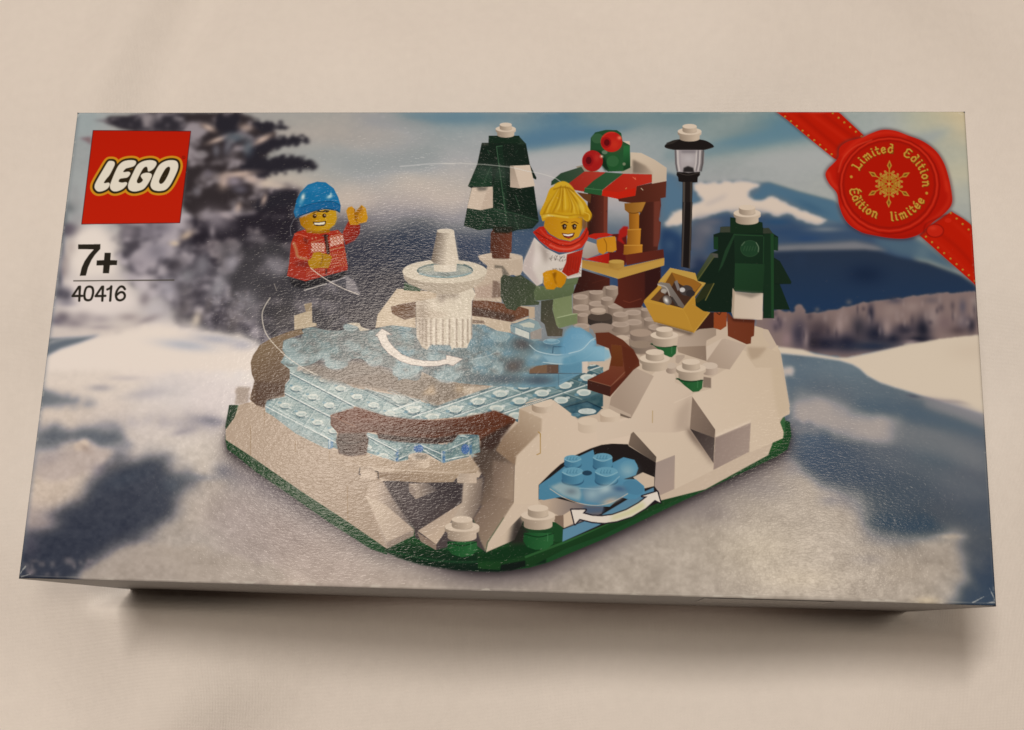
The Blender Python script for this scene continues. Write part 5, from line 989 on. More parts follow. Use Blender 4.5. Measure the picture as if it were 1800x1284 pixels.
stud('Q', 628, 450, 75, 25, 62, (204, 190, 174), (206, 190, 172), (164, 146, 128)); F('Q', (590, 436, 690, 440, 680, 470, 600, 470), (96, 86, 76), a=.6, blur=2)

# grotto pool under the arch
poo = part('grotto_pool')
F('R', (442, 632, 530, 545, 600, 482, 700, 420, 820, 366, 900, 340, 980, 331, 1090, 336, 1100, 350, 1295, 470, 1285, 640, 1320, 690, 1320, 760, 900, 930, 620, 1045, 620, 940, 640, 850, 442, 745), (34, 28, 27))
F('R', (440, 740, 560, 725, 700, 760, 920, 770, 900, 840, 700, 920, 625, 945, 600, 860, 480, 800), (190, 172, 154), g=(500, 760, 800, 800, (104, 96, 100))); F('R', (622, 850, 700, 800, 720, 900, 625, 945), (206, 188, 168)); F('R', (540, 860, 622, 850, 625, 945, 560, 900), (128, 108, 94))
F('R', (1130, 575, 1200, 540, 1285, 575, 1282, 640, 1200, 660), (202, 186, 168)); F('R', (620, 955, 900, 850, 1100, 730, 1280, 650, 1282, 690, 1100, 800, 880, 925, 615, 1045), (92, 136, 170), g=(640, 1000, 1200, 700, (84, 128, 164)))
F('R', (445, 632, 530, 575, 600, 520, 700, 440, 840, 375, 850, 420, 920, 405, 975, 440, 980, 470, 1060, 430, 1140, 450, 1168, 510, 1150, 560, 1060, 590, 1150, 590, 1210, 640, 1215, 690, 1150, 735, 1090, 735, 1040, 720, 960, 790, 800, 785, 650, 730, 600, 720, 480, 742, 442, 735), (74, 128, 164), g=(500, 700, 1050, 500, (78, 134, 172)))
for x, y, rx, h in ((690, 440, 62, 40), (908, 430, 70, 60), (690, 535, 78, 60), (935, 535, 82, 60)):
    El('R', x, y + h + 6, rx * 1.05, rx * .5, (40, 78, 112), a=.75); stud('R', x, y, rx, rx * .42, h, (98, 152, 184), (80, 136, 172), (56, 104, 140))
    for k in range(4): Ln('R', (x - 44 + k * 22, y + 10, x - 34 + k * 22, y - 12), 1, (58, 108, 144), a=.8)
    for k in range(4): Ln('R', (x - 44 + k * 22, y + 10, x - 32 + k * 22, y + 11), 1, (58, 108, 144), a=.7)
    Ln('R', (x - rx, y + 4, x, y + rx * .42, x + rx, y + 4), 1.2, (160, 196, 214), sm=1, a=.6)
El('R', 795, 545, 36, 18, (30, 54, 76), a=.9); El('R', 1100, 500, 62, 48, (84, 140, 176)); Bl('R', 1090, 530, 60, 50, (150, 180, 196), .6); El('R', 1130, 650, 80, 50, (74, 126, 164), ang=20)
F('R', (525, 645, 600, 615, 740, 650, 755, 700, 740, 745, 620, 710), (150, 172, 184), blur=2, a=.85); F('R', (755, 665, 890, 640, 980, 640, 1060, 640, 1090, 690, 1030, 740, 900, 770, 780, 750), (104, 134, 164), blur=2, a=.9); Bl('R', 930, 660, 60, 30, (170, 192, 204), .8, -20); Bl('R', 680, 680, 40, 24, (104, 120, 140), .8); Bl('R', 1030, 660, 50, 20, (60, 92, 134), .8, 10); Bl('R', 830, 700, 50, 40, (150, 178, 196), .7); Bl('R', 960, 750, 50, 20, (196, 176, 152), .8, -16)
Ln('R', (525, 660, 620, 720, 740, 765, 880, 780, 1000, 745, 1090, 695), 1.3, (214, 196, 176), sm=1, a=.8); Ln('R', (740, 655, 880, 660, 960, 630, 1030, 570), 1.5, (150, 184, 204), sm=1, a=.7); F('R', (760, 790, 920, 790, 915, 830, 800, 840), (70, 92, 128), blur=2, a=.8)

# small white plugs on green stems
for t_, x, y, s, g in (('O', 742, 262, 108, (636, 370, 838, 390, 832, 450, 800, 480, 760, 474)), ('O', 668, 440, 118, None), ('O', 950, 515, 116, (834, 640, 1042, 655, 1036, 720, 1010, 745, 965, 750, 900, 700)), ('Q', 932, 895, 122, (830, 1050, 1036, 1050, 1040, 1110, 1000, 1150, 930, 1162, 860, 1140, 828, 1100)), ('R', 438, 800, 124, (335, 980, 552, 980, 548, 1060, 500, 1098, 420, 1104, 360, 1084, 330, 1040))):
    pg = part('snow_plug')
    if g:
        F(t_, g, (26, 74, 38), g=(g[0], g[1], g[0] + s * 1.2, g[1], (40, 96, 52))); Ln(t_, (g[0], g[1] + 8, (g[0] + g[2]) / 2, g[1] + 30, g[2], g[3] + 4), 1.5, (16, 44, 24), sm=1)
        Ln(t_, (g[2] - s * .35, g[3] + 10, g[2] - s * .36, g[3] + 60), 1.5, (70, 134, 84), a=.7)
    plug(t_, x, y, s)
_cur[0] = terrain
# turning arrows
def arrow(tile, outline, part_lines, fill=(216, 203, 190), edge=(48, 36, 44), w=2.6):
    Ln(tile, outline, w * 1.7, edge, closed=True); F(tile, outline, fill)


arr = part('turning_arrow')
arrow('I', (-2, 1030, 60, 968, 150, 1020, 95, 1018, 120, 1080, 170, 1140, 240, 1200, 340, 1240, 450, 1258, 560, 1258, 640, 1242, 640, 1205, 785, 1238, 700, 1300, 650, 1282, 560, 1302, 440, 1305, 320, 1290, 220, 1255, 120, 1190, 60, 1120, 20, 1035), None, edge=(110, 92, 92), w=.9)
arr2 = part('turning_arrow')
arrow('R', (680, 812, 785, 812, 762, 838, 830, 856, 900, 860, 980, 850, 1080, 815, 1170, 765, 1235, 715, 1195, 714, 1305, 680, 1328, 760, 1288, 740, 1220, 800, 1120, 860, 1010, 895, 920, 908, 830, 900, 740, 878, 706, 918), None, edge=(30, 24, 34))
F('R', (980, 855, 1100, 815, 1200, 750, 1220, 790, 1110, 850, 960, 896), (184, 182, 120), blur=3, a=.6)

# figures -----------------------------------------------------------------------------------------------------------------
skin, skin2 = (214, 164, 34), (190, 132, 22)
fb = part('waving_toy_figure')
F('H', (440, 780, 620, 790, 830, 745, 1085, 690, 1085, 760, 1040, 775, 620, 895, 480, 860), (34, 32, 36), blur=1.5, a=.92); F('H', (1040, 762, 1080, 730, 1180, 800, 1245, 965, 1100, 905, 1075, 860, 1080, 790), (138, 130, 132), blur=1.2, a=.9); Ln('H', (610, 905, 760, 860, 860, 830), 2.0, (200, 190, 182), a=.9); Ln('H', (900, 815, 1070, 760), 2.0, (176, 168, 168), a=.9); F('H', (1000, 790, 1075, 775, 1075, 860, 1000, 840), (72, 70, 80), blur=1.5)
jk = part('jacket', fb)
F('H', (500, 268, 530, 245, 630, 215, 650, 250, 760, 258, 880, 240, 990, 222, 1040, 270, 1062, 390, 1102, 640, 1096, 676, 622, 802, 415, 742, 440, 600, 460, 380), (160, 42, 24), g=(700, 300, 700, 780, (158, 50, 36)))
F('H', (480, 420, 560, 280, 660, 330, 650, 470, 680, 560, 620, 570, 530, 520), (166, 48, 22)); F('H', (600, 300, 650, 330, 645, 400, 605, 350), (96, 30, 26), blur=2, a=.8); F('H', (1040, 270, 1050, 240, 1108, 122, 1140, 165, 1242, 165, 1236, 262, 1180, 342, 1075, 392), (150, 40, 24), g=(1080, 200, 1200, 300, (128, 32, 22))); F('H', (500, 590, 660, 570, 680, 640, 620, 640, 510, 620), (104, 36, 32), blur=3, a=.7)
Ln('H', (490, 370, 520, 450, 530, 510, 560, 535, 630, 550), 5.0, (206, 150, 128), sm=1, a=.85, blur=1); Ln('H', (500, 268, 560, 275, 640, 300), 2, (206, 110, 84), sm=1, a=.7)
Ln('H', (850, 290, 870, 400, 880, 480), 6.5, (58, 30, 28)); Ln('H', (868, 300, 868, 470), 1.5, (150, 120, 90), a=.6); Ln('H', (860, 670, 858, 715), 3.5, (90, 40, 34)); F('H', (800, 290, 850, 270, 890, 285, 880, 300), (60, 28, 26))
PK = (226, 190, 174)
for x0, y0, n in ((705, 385, 4), (915, 325, 4)):
    sl = -.24 if x0 > 800 else 0
    for r_ in range(3):
        for k in range(n):
            x, y = x0 + k * 38 + (r_ % 2) * 8, y0 + r_ * 34 + k * 38 * sl
            Ln('H', (x - 13, y - 13, x + 13, y + 13), 1.7, PK, a=.95); Ln('H', (x - 13, y + 13, x + 13, y - 13), 1.7, PK, a=.95)
            El('H', x + 19, y, 4, 5, (236, 206, 190), a=.8)
Ln('H', (695, 360, 820, 330), 2.2, (200, 130, 108), a=.8); Ln('H', (905, 300, 1025, 270), 2.2, (196, 124, 104), a=.8); Ln('H', (900, 448, 1050, 415), 2.6, (204, 140, 120), a=.85)
for k in range(42):
    x, y = 905 + (k % 7) * 27, 490 + (k // 7) * 30 - (k % 7) * 4
    if x < 1085: El('H', x + (k // 7 % 2) * 13, y, 7, 8, (216, 150, 120), a=.9)
for k in range(27):
    x, y = 640 + (k % 9) * 24, 670 + (k // 9) * 26 - (k % 9) * 1
    El('H', x, y, 6, 6, (210, 140, 112), a=.7)
for x, y in ((740, 310), (985, 245), (700, 320)): El('H', x, y, 8, 9, (220, 170, 150), a=.9)
hb = part('head', fb)
F('B', (425, 960, 560, 900, 650, 885, 742, 893, 752, 960, 735, 1012, 684, 1055, 690, 1078, 600, 1092, 490, 1082, 490, 1062, 440, 1020), (182, 124, 20), g=(430, 990, 620, 990, (212, 166, 34))); F('B', (640, 890, 742, 893, 750, 960, 730, 1012, 684, 1050, 620, 1050), (214, 172, 40), blur=3, a=.6); F('B', (485, 1060, 580, 1075, 690, 1052, 690, 1080, 600, 1092, 490, 1084), (168, 112, 22), blur=1)
F('B', (575, 905, 590, 890, 625, 900, 650, 888, 690, 892, 680, 905, 625, 905), (34, 26, 24)); Ln('B', (545, 918, 560, 908, 578, 905), 1.3, (70, 40, 16)); Ln('B', (628, 906, 650, 902, 668, 910), 1.2, (70, 40, 16))
for x, y in ((559, 941), (643, 937)):
    El('B', x, y, 17, 18, (48, 26, 14)); El('B', x + 2, y - 2, 8, 8, (110, 66, 30)); El('B', x + 5, y - 6, 4, 4, (236, 220, 190))
F('B', (542, 990, 600, 992, 658, 982, 655, 1010, 640, 1025, 580, 1028, 555, 1018), (52, 28, 16)); F('B', (552, 998, 600, 998, 650, 990, 645, 1012, 600, 1018, 562, 1014), (226, 214, 190))
bn = part('beanie', fb)
F('B', (378, 905, 385, 880, 402, 800, 435, 735, 500, 668, 580, 642, 655, 648, 725, 700, 765, 780, 786, 850, 778, 912, 742, 893, 650, 880, 560, 898, 460, 930, 395, 962), (24, 106, 158), g=(420, 800, 760, 760, (28, 112, 166)))
F('B', (378, 905, 400, 850, 440, 870, 560, 830, 700, 815, 786, 850, 778, 912, 742, 893, 650, 880, 560, 898, 460, 930, 395, 962), (26, 96, 150)); Ln('B', (440, 868, 560, 828, 700, 814, 780, 845), 1.6, (18, 66, 108), sm=1, a=.8); Ln('B', (395, 955, 460, 928, 560, 896, 650, 878, 742, 890, 775, 906), 2, (16, 50, 80), sm=1, a=.8); Bl('B', 458, 775, 16, 30, (216, 222, 222), .95, 15); Bl('B', 440, 820, 20, 30, (110, 170, 206), .6, 15); Bl('B', 690, 772, 26, 14, (190, 214, 226), .95, -20); Bl('B', 700, 750, 8, 14, (200, 220, 230), .7); Bl('B', 405, 900, 20, 30, (70, 140, 184), .6); Bl('B', 560, 700, 60, 30, (50, 132, 188), .5)
for pts in (((833, 895, 850, 865, 882, 855, 906, 880, 912, 905, 940, 890, 965, 845, 1002, 872, 1020, 955, 1008, 992, 950, 1006, 930, 1018, 868, 1018, 848, 962),), ):
    h1 = part('hand', fb)
    F('B', pts[0], (218, 158, 36), g=(840, 900, 1010, 960, (206, 148, 34))); F('B', (912, 905, 965, 848, 985, 870, 940, 920, 925, 985, 905, 960), (176, 118, 26), blur=1); Ln('B', (906, 882, 914, 960, 930, 1000), 1.4, (150, 96, 20), sm=1); F('B', (965, 845, 1002, 872, 1020, 955, 1008, 992, 960, 1000, 985, 900), (220, 164, 40))
h2 = part('hand', fb)
F('H', (650, 570, 690, 540, 712, 480, 770, 470, 900, 505, 922, 530, 910, 580, 882, 655, 790, 650, 690, 662, 660, 620), (196, 150, 36), g=(700, 520, 860, 620, (186, 140, 34))); Ln('H', (815, 500, 815, 560, 790, 620), 2.2, (150, 104, 26), sm=1, a=.8); El('H', 765, 540, 40, 40, (206, 158, 44), a=.8)

fg = part('skating_toy_figure')
F('J', (0, 640, 30, 600, 60, 610, 130, 625, 205, 605, 370, 712, 345, 800, 350, 872, 400, 880, 390, 912, 220, 922, 180, 935, 150, 972, 60, 950, 0, 830), (56, 64, 48), g=(50, 700, 330, 850, (66, 76, 54))); F('J', (415, 872, 545, 855, 530, 960, 590, 1150, 640, 1160, 630, 1235, 480, 1235, 450, 1110, 410, 1080), (66, 66, 52), g=(430, 950, 600, 1200, (84, 76, 64)))
F('J', (340, 780, 370, 712, 440, 722, 680, 645, 800, 628, 785, 692, 755, 712, 750, 780, 725, 820, 540, 855, 350, 872), (96, 112, 76), g=(600, 680, 600, 850, (84, 98, 66))); Ln('J', (370, 760, 600, 720, 750, 690), 1.4, (84, 96, 62), sm=1, a=.6); F('J', (540, 855, 730, 815, 735, 1000, 785, 1005, 785, 1102, 600, 1152, 572, 1120, 532, 960), (116, 130, 88), g=(560, 900, 740, 1100, (124, 138, 96))); Ln('J', (580, 1045, 735, 1008, 785, 1005), 1.5, (176, 190, 146), a=.8); F('J', (580, 1048, 785, 1006, 785, 1102, 600, 1152), (112, 128, 86))
sw = part('sweater', fg)
F('J', (345, 222, 460, 330, 600, 400, 830, 350, 836, 480, 826, 622, 690, 645, 560, 560, 440, 600, 430, 690, 372, 718, 222, 560, 240, 460, 300, 330), (204, 192, 182)); F('J', (345, 222, 300, 330, 240, 460, 222, 560, 372, 718, 400, 700, 330, 540, 350, 380), (188, 172, 166), blur=2); F('J', (390, 265, 480, 350, 490, 420, 460, 500, 430, 400), (132, 116, 108), blur=4, a=.7); Bl('J', 370, 450, 40, 90, (216, 202, 196), .7, 10); F('J', (880, 255, 985, 290, 1010, 390, 890, 438, 835, 425, 840, 350), (178, 166, 156), g=(860, 280, 920, 430, (150, 138, 128)))
for k in range(44):
    x, y = rng.uniform(495, 665), rng.uniform(410, 470)
    Ln('J', (x, y, x + 5, y - 9), 1.0, (84, 72, 66), a=.6)
for k in range(16):
    x, y = rng.uniform(520, 640), rng.uniform(540, 560); Ln('J', (x, y, x + 5, y - 8), 1.0, (90, 76, 68), a=.55)
for k in range(9): Ln('J', (690 + k * 14, 628 - k * 3.6, 694 + k * 14, 612 - k * 3.6), .9, (150, 136, 124), a=.8)
for k in range(8): Ln('J', (800 + (k % 2) * 10, 480 + k * 15, 812 + (k % 2) * 8, 486 + k * 15), 1.0, (90, 76, 68), a=.7)
hd = part('head', fg)
F('C', (880, 905, 900, 885, 1000, 905, 1205, 905, 1202, 1000, 1172, 1070, 1100, 1108, 1000, 1090, 920, 1045, 868, 985), (204, 146, 30), g=(880, 980, 1120, 980, (222, 168, 42)))
for x, y, s in ((1048, 986, 1), (1134, 986, 1)):
    El('C', x, y, 18, 23, (40, 24, 20)); El('C', x + 2, y + 8, 7, 7, (140, 90, 50)); El('C', x + 5, y - 8, 4.5, 5, (240, 226, 206)); Ln('C', (x - 22, y - 10, x - 2, y - 25, x + 20, y - 14), 1.4, (40, 24, 20), sm=1)
Ln('C', (1018, 952, 1048, 938, 1078, 946), 1.6, (120, 70, 24), sm=1); Ln('C', (1110, 948, 1140, 942, 1166, 956), 1.6, (120, 70, 24), sm=1)
F('C', (1022, 1038, 1080, 1046, 1138, 1034, 1125, 1070, 1085, 1088, 1045, 1074), (84, 26, 24)); F('C', (1032, 1046, 1080, 1052, 1128, 1042, 1112, 1060, 1080, 1066, 1045, 1060), (232, 220, 206)); El('C', 1085, 1076, 20, 7, (150, 44, 40))
F('C', (1200, 910, 1250, 930, 1250, 1000, 1200, 1010), (120, 70, 24), blur=2, a=.8)
hr = part('hair', fg)
F('C', (845, 895, 836, 855, 880, 760, 918, 660, 955, 632, 985, 604, 1035, 590, 1080, 606, 1125, 650, 1150, 690, 1220, 758, 1258, 825, 1284, 875, 1270, 922, 1245, 938, 1212, 918, 1200, 900, 1100, 912, 1000, 907, 905, 882, 882, 922, 858, 935), (216, 172, 36), sm=1, g=(860, 850, 1150, 750, (224, 184, 52)))
F('C', (955, 632, 985, 604, 1035, 590, 1080, 606, 1118, 645, 1100, 668, 1040, 640, 985, 652), (226, 188, 62), sm=1, blur=1)
for k in range(15):
    t = k / 14; x1 = 868 + 372 * t; y1 = 872 - 30 * math.sin(math.pi * t) + 20 * t
    xm = 960 + 190 * t + 20 * math.sin(5 * k); a = (1000 + 90 * t, 640 + 10 * math.cos(k), xm * .5 + (1000 + 90 * t) * .5 - 24 + 60 * t, 720, (xm + x1) / 2 - 10 + 34 * t, 800, x1, y1)
    Ln('C', a, 2.0 if k % 3 else 2.8, ((170, 122, 18), (244, 214, 110), (196, 148, 28))[k % 3], sm=1, a=.75, blur=.7)
Ln('C', (955, 660, 1020, 640, 1080, 648, 1130, 680), 2.4, (160, 114, 20), sm=1, a=.8, blur=.8)
Ln('C', (850, 880, 940, 868, 1060, 888, 1160, 880, 1230, 890), 2.0, (176, 128, 20), sm=1, a=.8, blur=.7); Ln('C', (860, 902, 950, 888, 1080, 902), 2.2, (246, 222, 130), sm=1, a=.8, blur=.8)
F('C', (1200, 880, 1250, 850, 1284, 880, 1270, 925, 1240, 936), (200, 152, 30), sm=1, blur=1.5, a=.8); Ln('C', (1225, 860, 1262, 880, 1262, 920), 1.8, (240, 210, 104), sm=1, a=.8)
Bl('C', 910, 885, 40, 8, (246, 230, 160), .8); Bl('C', 1190, 810, 24, 40, (236, 214, 110), .7, -30); Bl('C', 1030, 850, 90, 16, (206, 156, 30), .7); Bl('C', 1190, 900, 30, 14, (180, 130, 30), .7)
sc = part('scarf', fg)
F('J', (680, 395, 845, 345, 825, 480, 800, 582, 690, 620, 628, 572, 670, 480), (150, 34, 22), g=(660, 500, 820, 480, (166, 36, 22)))
for k in range(5): Ln('J', (700 + k * 26, 420, 680 + k * 26, 590), 1.2, (126, 26, 18), a=.6)
F('C', (773, 1030, 830, 985, 868, 980, 905, 1045, 1000, 1095, 1100, 1112, 1180, 1075, 1240, 985, 1258, 1030, 1252, 1090, 1200, 1165, 1100, 1205, 1000, 1205, 920, 1175, 830, 1105), (172, 34, 20), g=(800, 1040, 1100, 1180, (184, 42, 24)))
Ln('C', (800, 1030, 880, 1080, 1000, 1140, 1100, 1145, 1200, 1090, 1245, 1010), 2.2, (122, 22, 16), sm=1, a=.8); Ln('C', (920, 1140, 1000, 1172, 1100, 1176, 1180, 1140), 3, (222, 106, 84), sm=1, a=.8, blur=1); Ln('C', (840, 1010, 900, 1070, 1000, 1120), 2.4, (206, 66, 44), sm=1, a=.8, blur=.8); Ln('C', (1000, 1120, 1100, 1128, 1180, 1090), 2, (214, 84, 62), sm=1, a=.7, blur=.8)
h3 = part('hand', fg)
F('J', (985, 245, 1040, 225, 1085, 218, 1172, 210, 1180, 230, 1190, 350, 1150, 372, 1088, 368, 1050, 396, 1005, 375, 985, 300), (214, 148, 40), g=(1000, 260, 1160, 330, (220, 156, 48))); Ln('J', (1060, 235, 1085, 290, 1085, 360), 1.6, (160, 104, 26), sm=1)
h4 = part('hand', fg)
F('J', (430, 590, 470, 565, 560, 548, 620, 575, 680, 622, 660, 690, 620, 738, 572, 730, 545, 756, 470, 752, 440, 700, 440, 640), (220, 158, 26), g=(450, 600, 650, 700, (212, 146, 24))); F('J', (530, 590, 575, 575, 560, 650, 580, 710, 560, 690), (150, 98, 16), blur=1.2); Bl('J', 480, 630, 30, 40, (230, 172, 44), .7)

# corner clear brick in front of the skating figure
cb = part('clear_brick')
F('I', (1218, 935, 1380, 872, 1438, 890, 1470, 905, 1500, 960, 1500, 1060, 1438, 1080, 1392, 1060, 1250, 1010, 1220, 985), (132, 154, 166)); F('I', (1262, 950, 1392, 1000, 1390, 1062, 1262, 1012), (196, 196, 186)); F('I', (1300, 925, 1390, 905, 1438, 925, 1430, 960, 1340, 950), (186, 186, 172)); F('I', (1395, 1000, 1500, 960, 1500, 1060, 1400, 1062), (150, 140, 132)); Ln('I', (1220, 935, 1392, 1000, 1392, 1060), 1.4, (90, 120, 144)); Ln('I', (1250, 925, 1385, 880), 1.3, (84, 116, 142))

# swoosh lines of the skaters, printed white
part('motion_line'); Ln('H', (680, 650, 740, 700, 800, 742, 880, 795, 980, 850, 1100, 905, 1220, 950), 1.8, (214, 200, 186), sm=1, a=.85)
part('motion_line'); Ln('M', (470, 20, 430, 80, 402, 150, 405, 230, 430, 320, 480, 395, 560, 480, 620, 535, 720, 605, 800, 650, 880, 690), 1.9, (214, 202, 186), sm=1, a=.8); part('motion_line'); Ln('B', (355, 1110, 350, 1040, 380, 970, 420, 930), 1.3, (150, 146, 152), sm=1, a=.5)
part('motion_line'); Ln('B', (1300, 510, 1400, 502, 1500, 492, 1650, 485, 1778, 488), 1.8, (206, 200, 194), sm=1, a=.7, blur=.6); Ln('C', (0, 436, 120, 434, 290, 440, 420, 450, 580, 468, 720, 500, 850, 525, 960, 560, 1010, 590), 1.6, (206, 200, 192), sm=1, a=.6); F('C', (290, 445, 580, 470, 600, 560, 420, 560, 250, 540), (120, 130, 120), blur=8, a=.25, own=False)
Ln('B', (1460, 1030, 1505, 1045), 1, (150, 150, 156), a=.6, own=False); Ln('B', (1365, 1070, 1385, 1082), 1, (150, 150, 156), a=.6, own=False); Ln('H', (270, 830, 300, 910), 1.2, (190, 176, 160), a=.6, own=False)

# logo ---------------------------------------------------------------------------------------------------------------------
lo = part('logo')
sq = (220, 200, 1062, 207, 968, 997, 120, 1008)
Ln('A', sq, 2.4, (70, 18, 16), closed=True); F('A', sq, (178, 28, 10), g=(500, 200, 500, 1000, (184, 32, 12)))
GLY = [(345, 472, 370, 462, 398, 468, 406, 490, 392, 525, 360, 585, 335, 615, 312, 648, 322, 655, 352, 650, 362, 668, 342, 702, 300, 724, 262, 728, 238, 710, 230, 682, 245, 640, 300, 545),
       (440, 500, 482, 466, 540, 455, 583, 461, 590, 482, 570, 508, 525, 522, 500, 530, 480, 558, 528, 556, 540, 574, 515, 605, 470, 613, 448, 620, 440, 642, 470, 650, 503, 646, 513, 662, 482, 700, 440, 722, 400, 727, 372, 710, 364, 680, 375, 640, 410, 555),
       (600, 500, 650, 466, 715, 455, 760, 467, 767, 492, 745, 527, 715, 549, 694, 552, 690, 526, 680, 512, 660, 520, 640, 547, 605, 615, 597, 642, 610, 657, 636, 647, 650, 628, 640, 612, 631, 592, 650, 572, 690, 564, 722, 574, 726, 597, 700, 650, 660, 702, 610, 723, 565, 727, 530, 712, 520, 680, 530, 640, 560, 575),
       (790, 500, 840, 466, 895, 455, 940, 464, 956, 495, 950, 542, 915, 620, 880, 680, 840, 715, 785, 723, 740, 713, 717, 682, 722, 640, 750, 570)]
for w, c in ((17.6, (226, 160, 44)), (8.6, (46, 36, 22))):
    for gl in GLY: Ln('A', gl, w, c, sm=1, closed=True); F('A', gl, c, sm=1)
    if w > 10:
        F('A', (300, 520, 900, 500, 860, 680, 260, 700), c)
    else:
        F('A', (330, 560, 900, 500, 840, 680, 300, 690), c)
let = part('lettering', lo)
for gl in GLY: F('A', gl, (222, 210, 192), sm=1)
use(lo)
F('A', (850, 525, 875, 512, 886, 530, 870, 580, 835, 642, 805, 662, 790, 646, 796, 618, 825, 562), (46, 36, 22), sm=1)
El('A', 1003, 432, 16, 15, (110, 24, 12), a=.8); El('A', 1003, 432, 11, 10, (178, 28, 10)); Ln('A', (999, 438, 999, 426, 1006, 428, 1000, 433, 1007, 438), .8, (110, 24, 12), a=.8)

# age mark and set number
ag = part('age_mark')
INKB = (42, 37, 30)
F('G', (384, 100, 578, 97, 576, 140, 530, 190, 500, 235, 470, 300, 452, 370, 398, 373, 415, 300, 440, 245, 478, 190, 520, 143, 384, 141), INKB)
F('G', (614, 172, 668, 172, 664, 236, 724, 238, 720, 280, 660, 280, 652, 350, 598, 350, 604, 281, 542, 283, 546, 238, 608, 236), INKB)
ru = part('rule_line')
Ln('G', (346, 416, 1215, 409), 2.2, (74, 68, 58))
nu = part('set_number')
def dig(x, ch):
    w = 4.6
    if ch == '4': Ln('G', (x + 60, 588, x + 66, 466, x + 56, 468, x + 2, 548, x + 86, 546), w, INKB)
    if ch == '0': Ln('G', (x + 48, 466, x + 20, 478, x + 5, 528, x + 10, 572, x + 36, 584, x + 64, 572, x + 80, 520, x + 74, 478), w, INKB, sm=1, closed=True)
    if ch == '1': Ln('G', (x + 6, 490, x + 28, 480, x + 40, 464, x + 30, 588), w, INKB)
    if ch == '6':
        Ln('G', (x + 82, 488, x + 66, 468, x + 40, 468, x + 14, 500, x + 4, 540, x + 14, 574, x + 40, 585, x + 70, 572, x + 82, 545, x + 68, 518, x + 40, 516, x + 10, 540), w, INKB, sm=1)
for x, ch in ((334, '4'), (434, '0'), (534, '4'), (632, '1'), (708, '6')):
    dig(x, ch)

# ribbon and wax seal
R1, R2 = (178, 26, 8), (150, 20, 8)
for pts in ((20, 35, 560, 35, 640, 110, 780, 240, 700, 330, 580, 470, 520, 440, 300, 262, 120, 110), (1262, 1106, 1330, 1040, 1540, 900, 1640, 960, 1735, 1030, 1800, 1080, 1830, 1620, 1778, 1562, 1640, 1440, 1480, 1300, 1380, 1210)):
    rb = part('ribbon'); Ln('F', pts, 5, (74, 50, 56), closed=True, blur=2, a=.5, own=False); F('F', pts, R1)
_cur[0] = 0
for a, c in (((220, 60, 420, 230, 620, 400), R2), ((330, 60, 520, 200, 700, 330), (196, 40, 20)), ((430, 60, 600, 190, 760, 300), R2), ((140, 60, 360, 240, 560, 420), (190, 36, 16)), ((1450, 1100, 1600, 1220, 1760, 1400), R2), ((1560, 1000, 1660, 1090, 1740, 1170), (190, 36, 16)), ((1380, 1140, 1500, 1240, 1760, 1500), (190, 36, 16))):
    Ln('F', a, 5, c, sm=1, a=.6, blur=2.5)
GO = (206, 158, 70)
for x0, y0, x1, y1, n in ((98, 78, 502, 405, 9), (512, 48, 762, 250, 6), (1320, 1120, 1478, 1262, 4), (1533, 1310, 1745, 1502, 5), (1535, 915, 1690, 1058, 4)):
    for k in range(n):
        t = k / (n - 1); El('F', x0 + (x1 - x0) * t, y0 + (y1 - y0) * t, 9, 9, GO); El('F', x0 + (x1 - x0) * t + 3, y0 + (y1 - y0) * t + 5, 5, 5, (140, 84, 40), a=.7)
se = part('wax_seal')
so = (510, 490, 560, 430, 570, 350, 640, 295, 760, 262, 840, 225, 940, 192, 1050, 200, 1160, 240, 1290, 290, 1400, 370, 1470, 470, 1510, 580, 1540, 720, 1545, 830, 1490, 910, 1400, 980, 1330, 1040, 1260, 1100, 1140, 1135, 1000, 1130, 860, 1105, 760, 1080, 660, 1020, 600, 940, 565, 840, 545, 740, 480, 660, 448, 585, 470, 530)
Ln('F', so, 6, (70, 44, 52), sm=1, closed=True, blur=2.5, a=.6, own=False)
F('F', so, (180, 26, 12), sm=1, g=(700, 300, 1300, 1000, (170, 22, 10)))
for a, c, w, al in (((600, 420, 700, 310, 850, 240, 1000, 215, 1150, 250), (214, 54, 32), 4, .6), ((1280, 330, 1400, 420, 1470, 560, 1500, 720), (206, 48, 26), 5, .6), ((1500, 640, 1520, 800, 1440, 920, 1330, 1000), (210, 54, 30), 5, .5), ((600, 860, 680, 980, 780, 1060, 920, 1090), (208, 50, 28), 5, .6), ((470, 560, 500, 640, 550, 700), (212, 60, 36), 5, .6), ((555, 520, 560, 640, 590, 760), (130, 16, 8), 4, .6), ((760, 1075, 900, 1100, 1100, 1120, 1250, 1085), (132, 16, 8), 4, .5)):
    Ln('F', a, w, c, sm=1, a=al, blur=2.4)
El('F', 1000, 668, 408, 390, (160, 22, 10)); Ln('F', ell(1000, 668, 418, 402), 2.6, (206, 58, 34), closed=True, a=.65, blur=.8); Ln('F', ell(1003, 674, 436, 420), 2.4, (124, 14, 8), closed=True, a=.7, blur=.8); Ln('F', ell(1000, 664, 400, 380), 1.6, (120, 14, 8), closed=True, a=.5, blur=.8)
El('F', 1000, 665, 384, 366, (168, 22, 8)); Ln('F', (560, 560, 600, 440, 700, 340, 850, 280), 2, (214, 80, 52), sm=1, a=.6, blur=.8)
El('F', 1398, 1068, 74, 56, (186, 34, 18)); Ln('F', ell(1398, 1068, 74, 56), 2, (122, 16, 10), closed=True, a=.7, blur=.6); Bl('F', 1380, 1045, 30, 18, (208, 60, 38), .6); El('F', 1512, 978, 30, 20, (192, 36, 18)); Ln('F', (1300, 1080, 1320, 1010, 1420, 960, 1500, 930), 2.5, (120, 14, 8), sm=1, a=.6, blur=1)
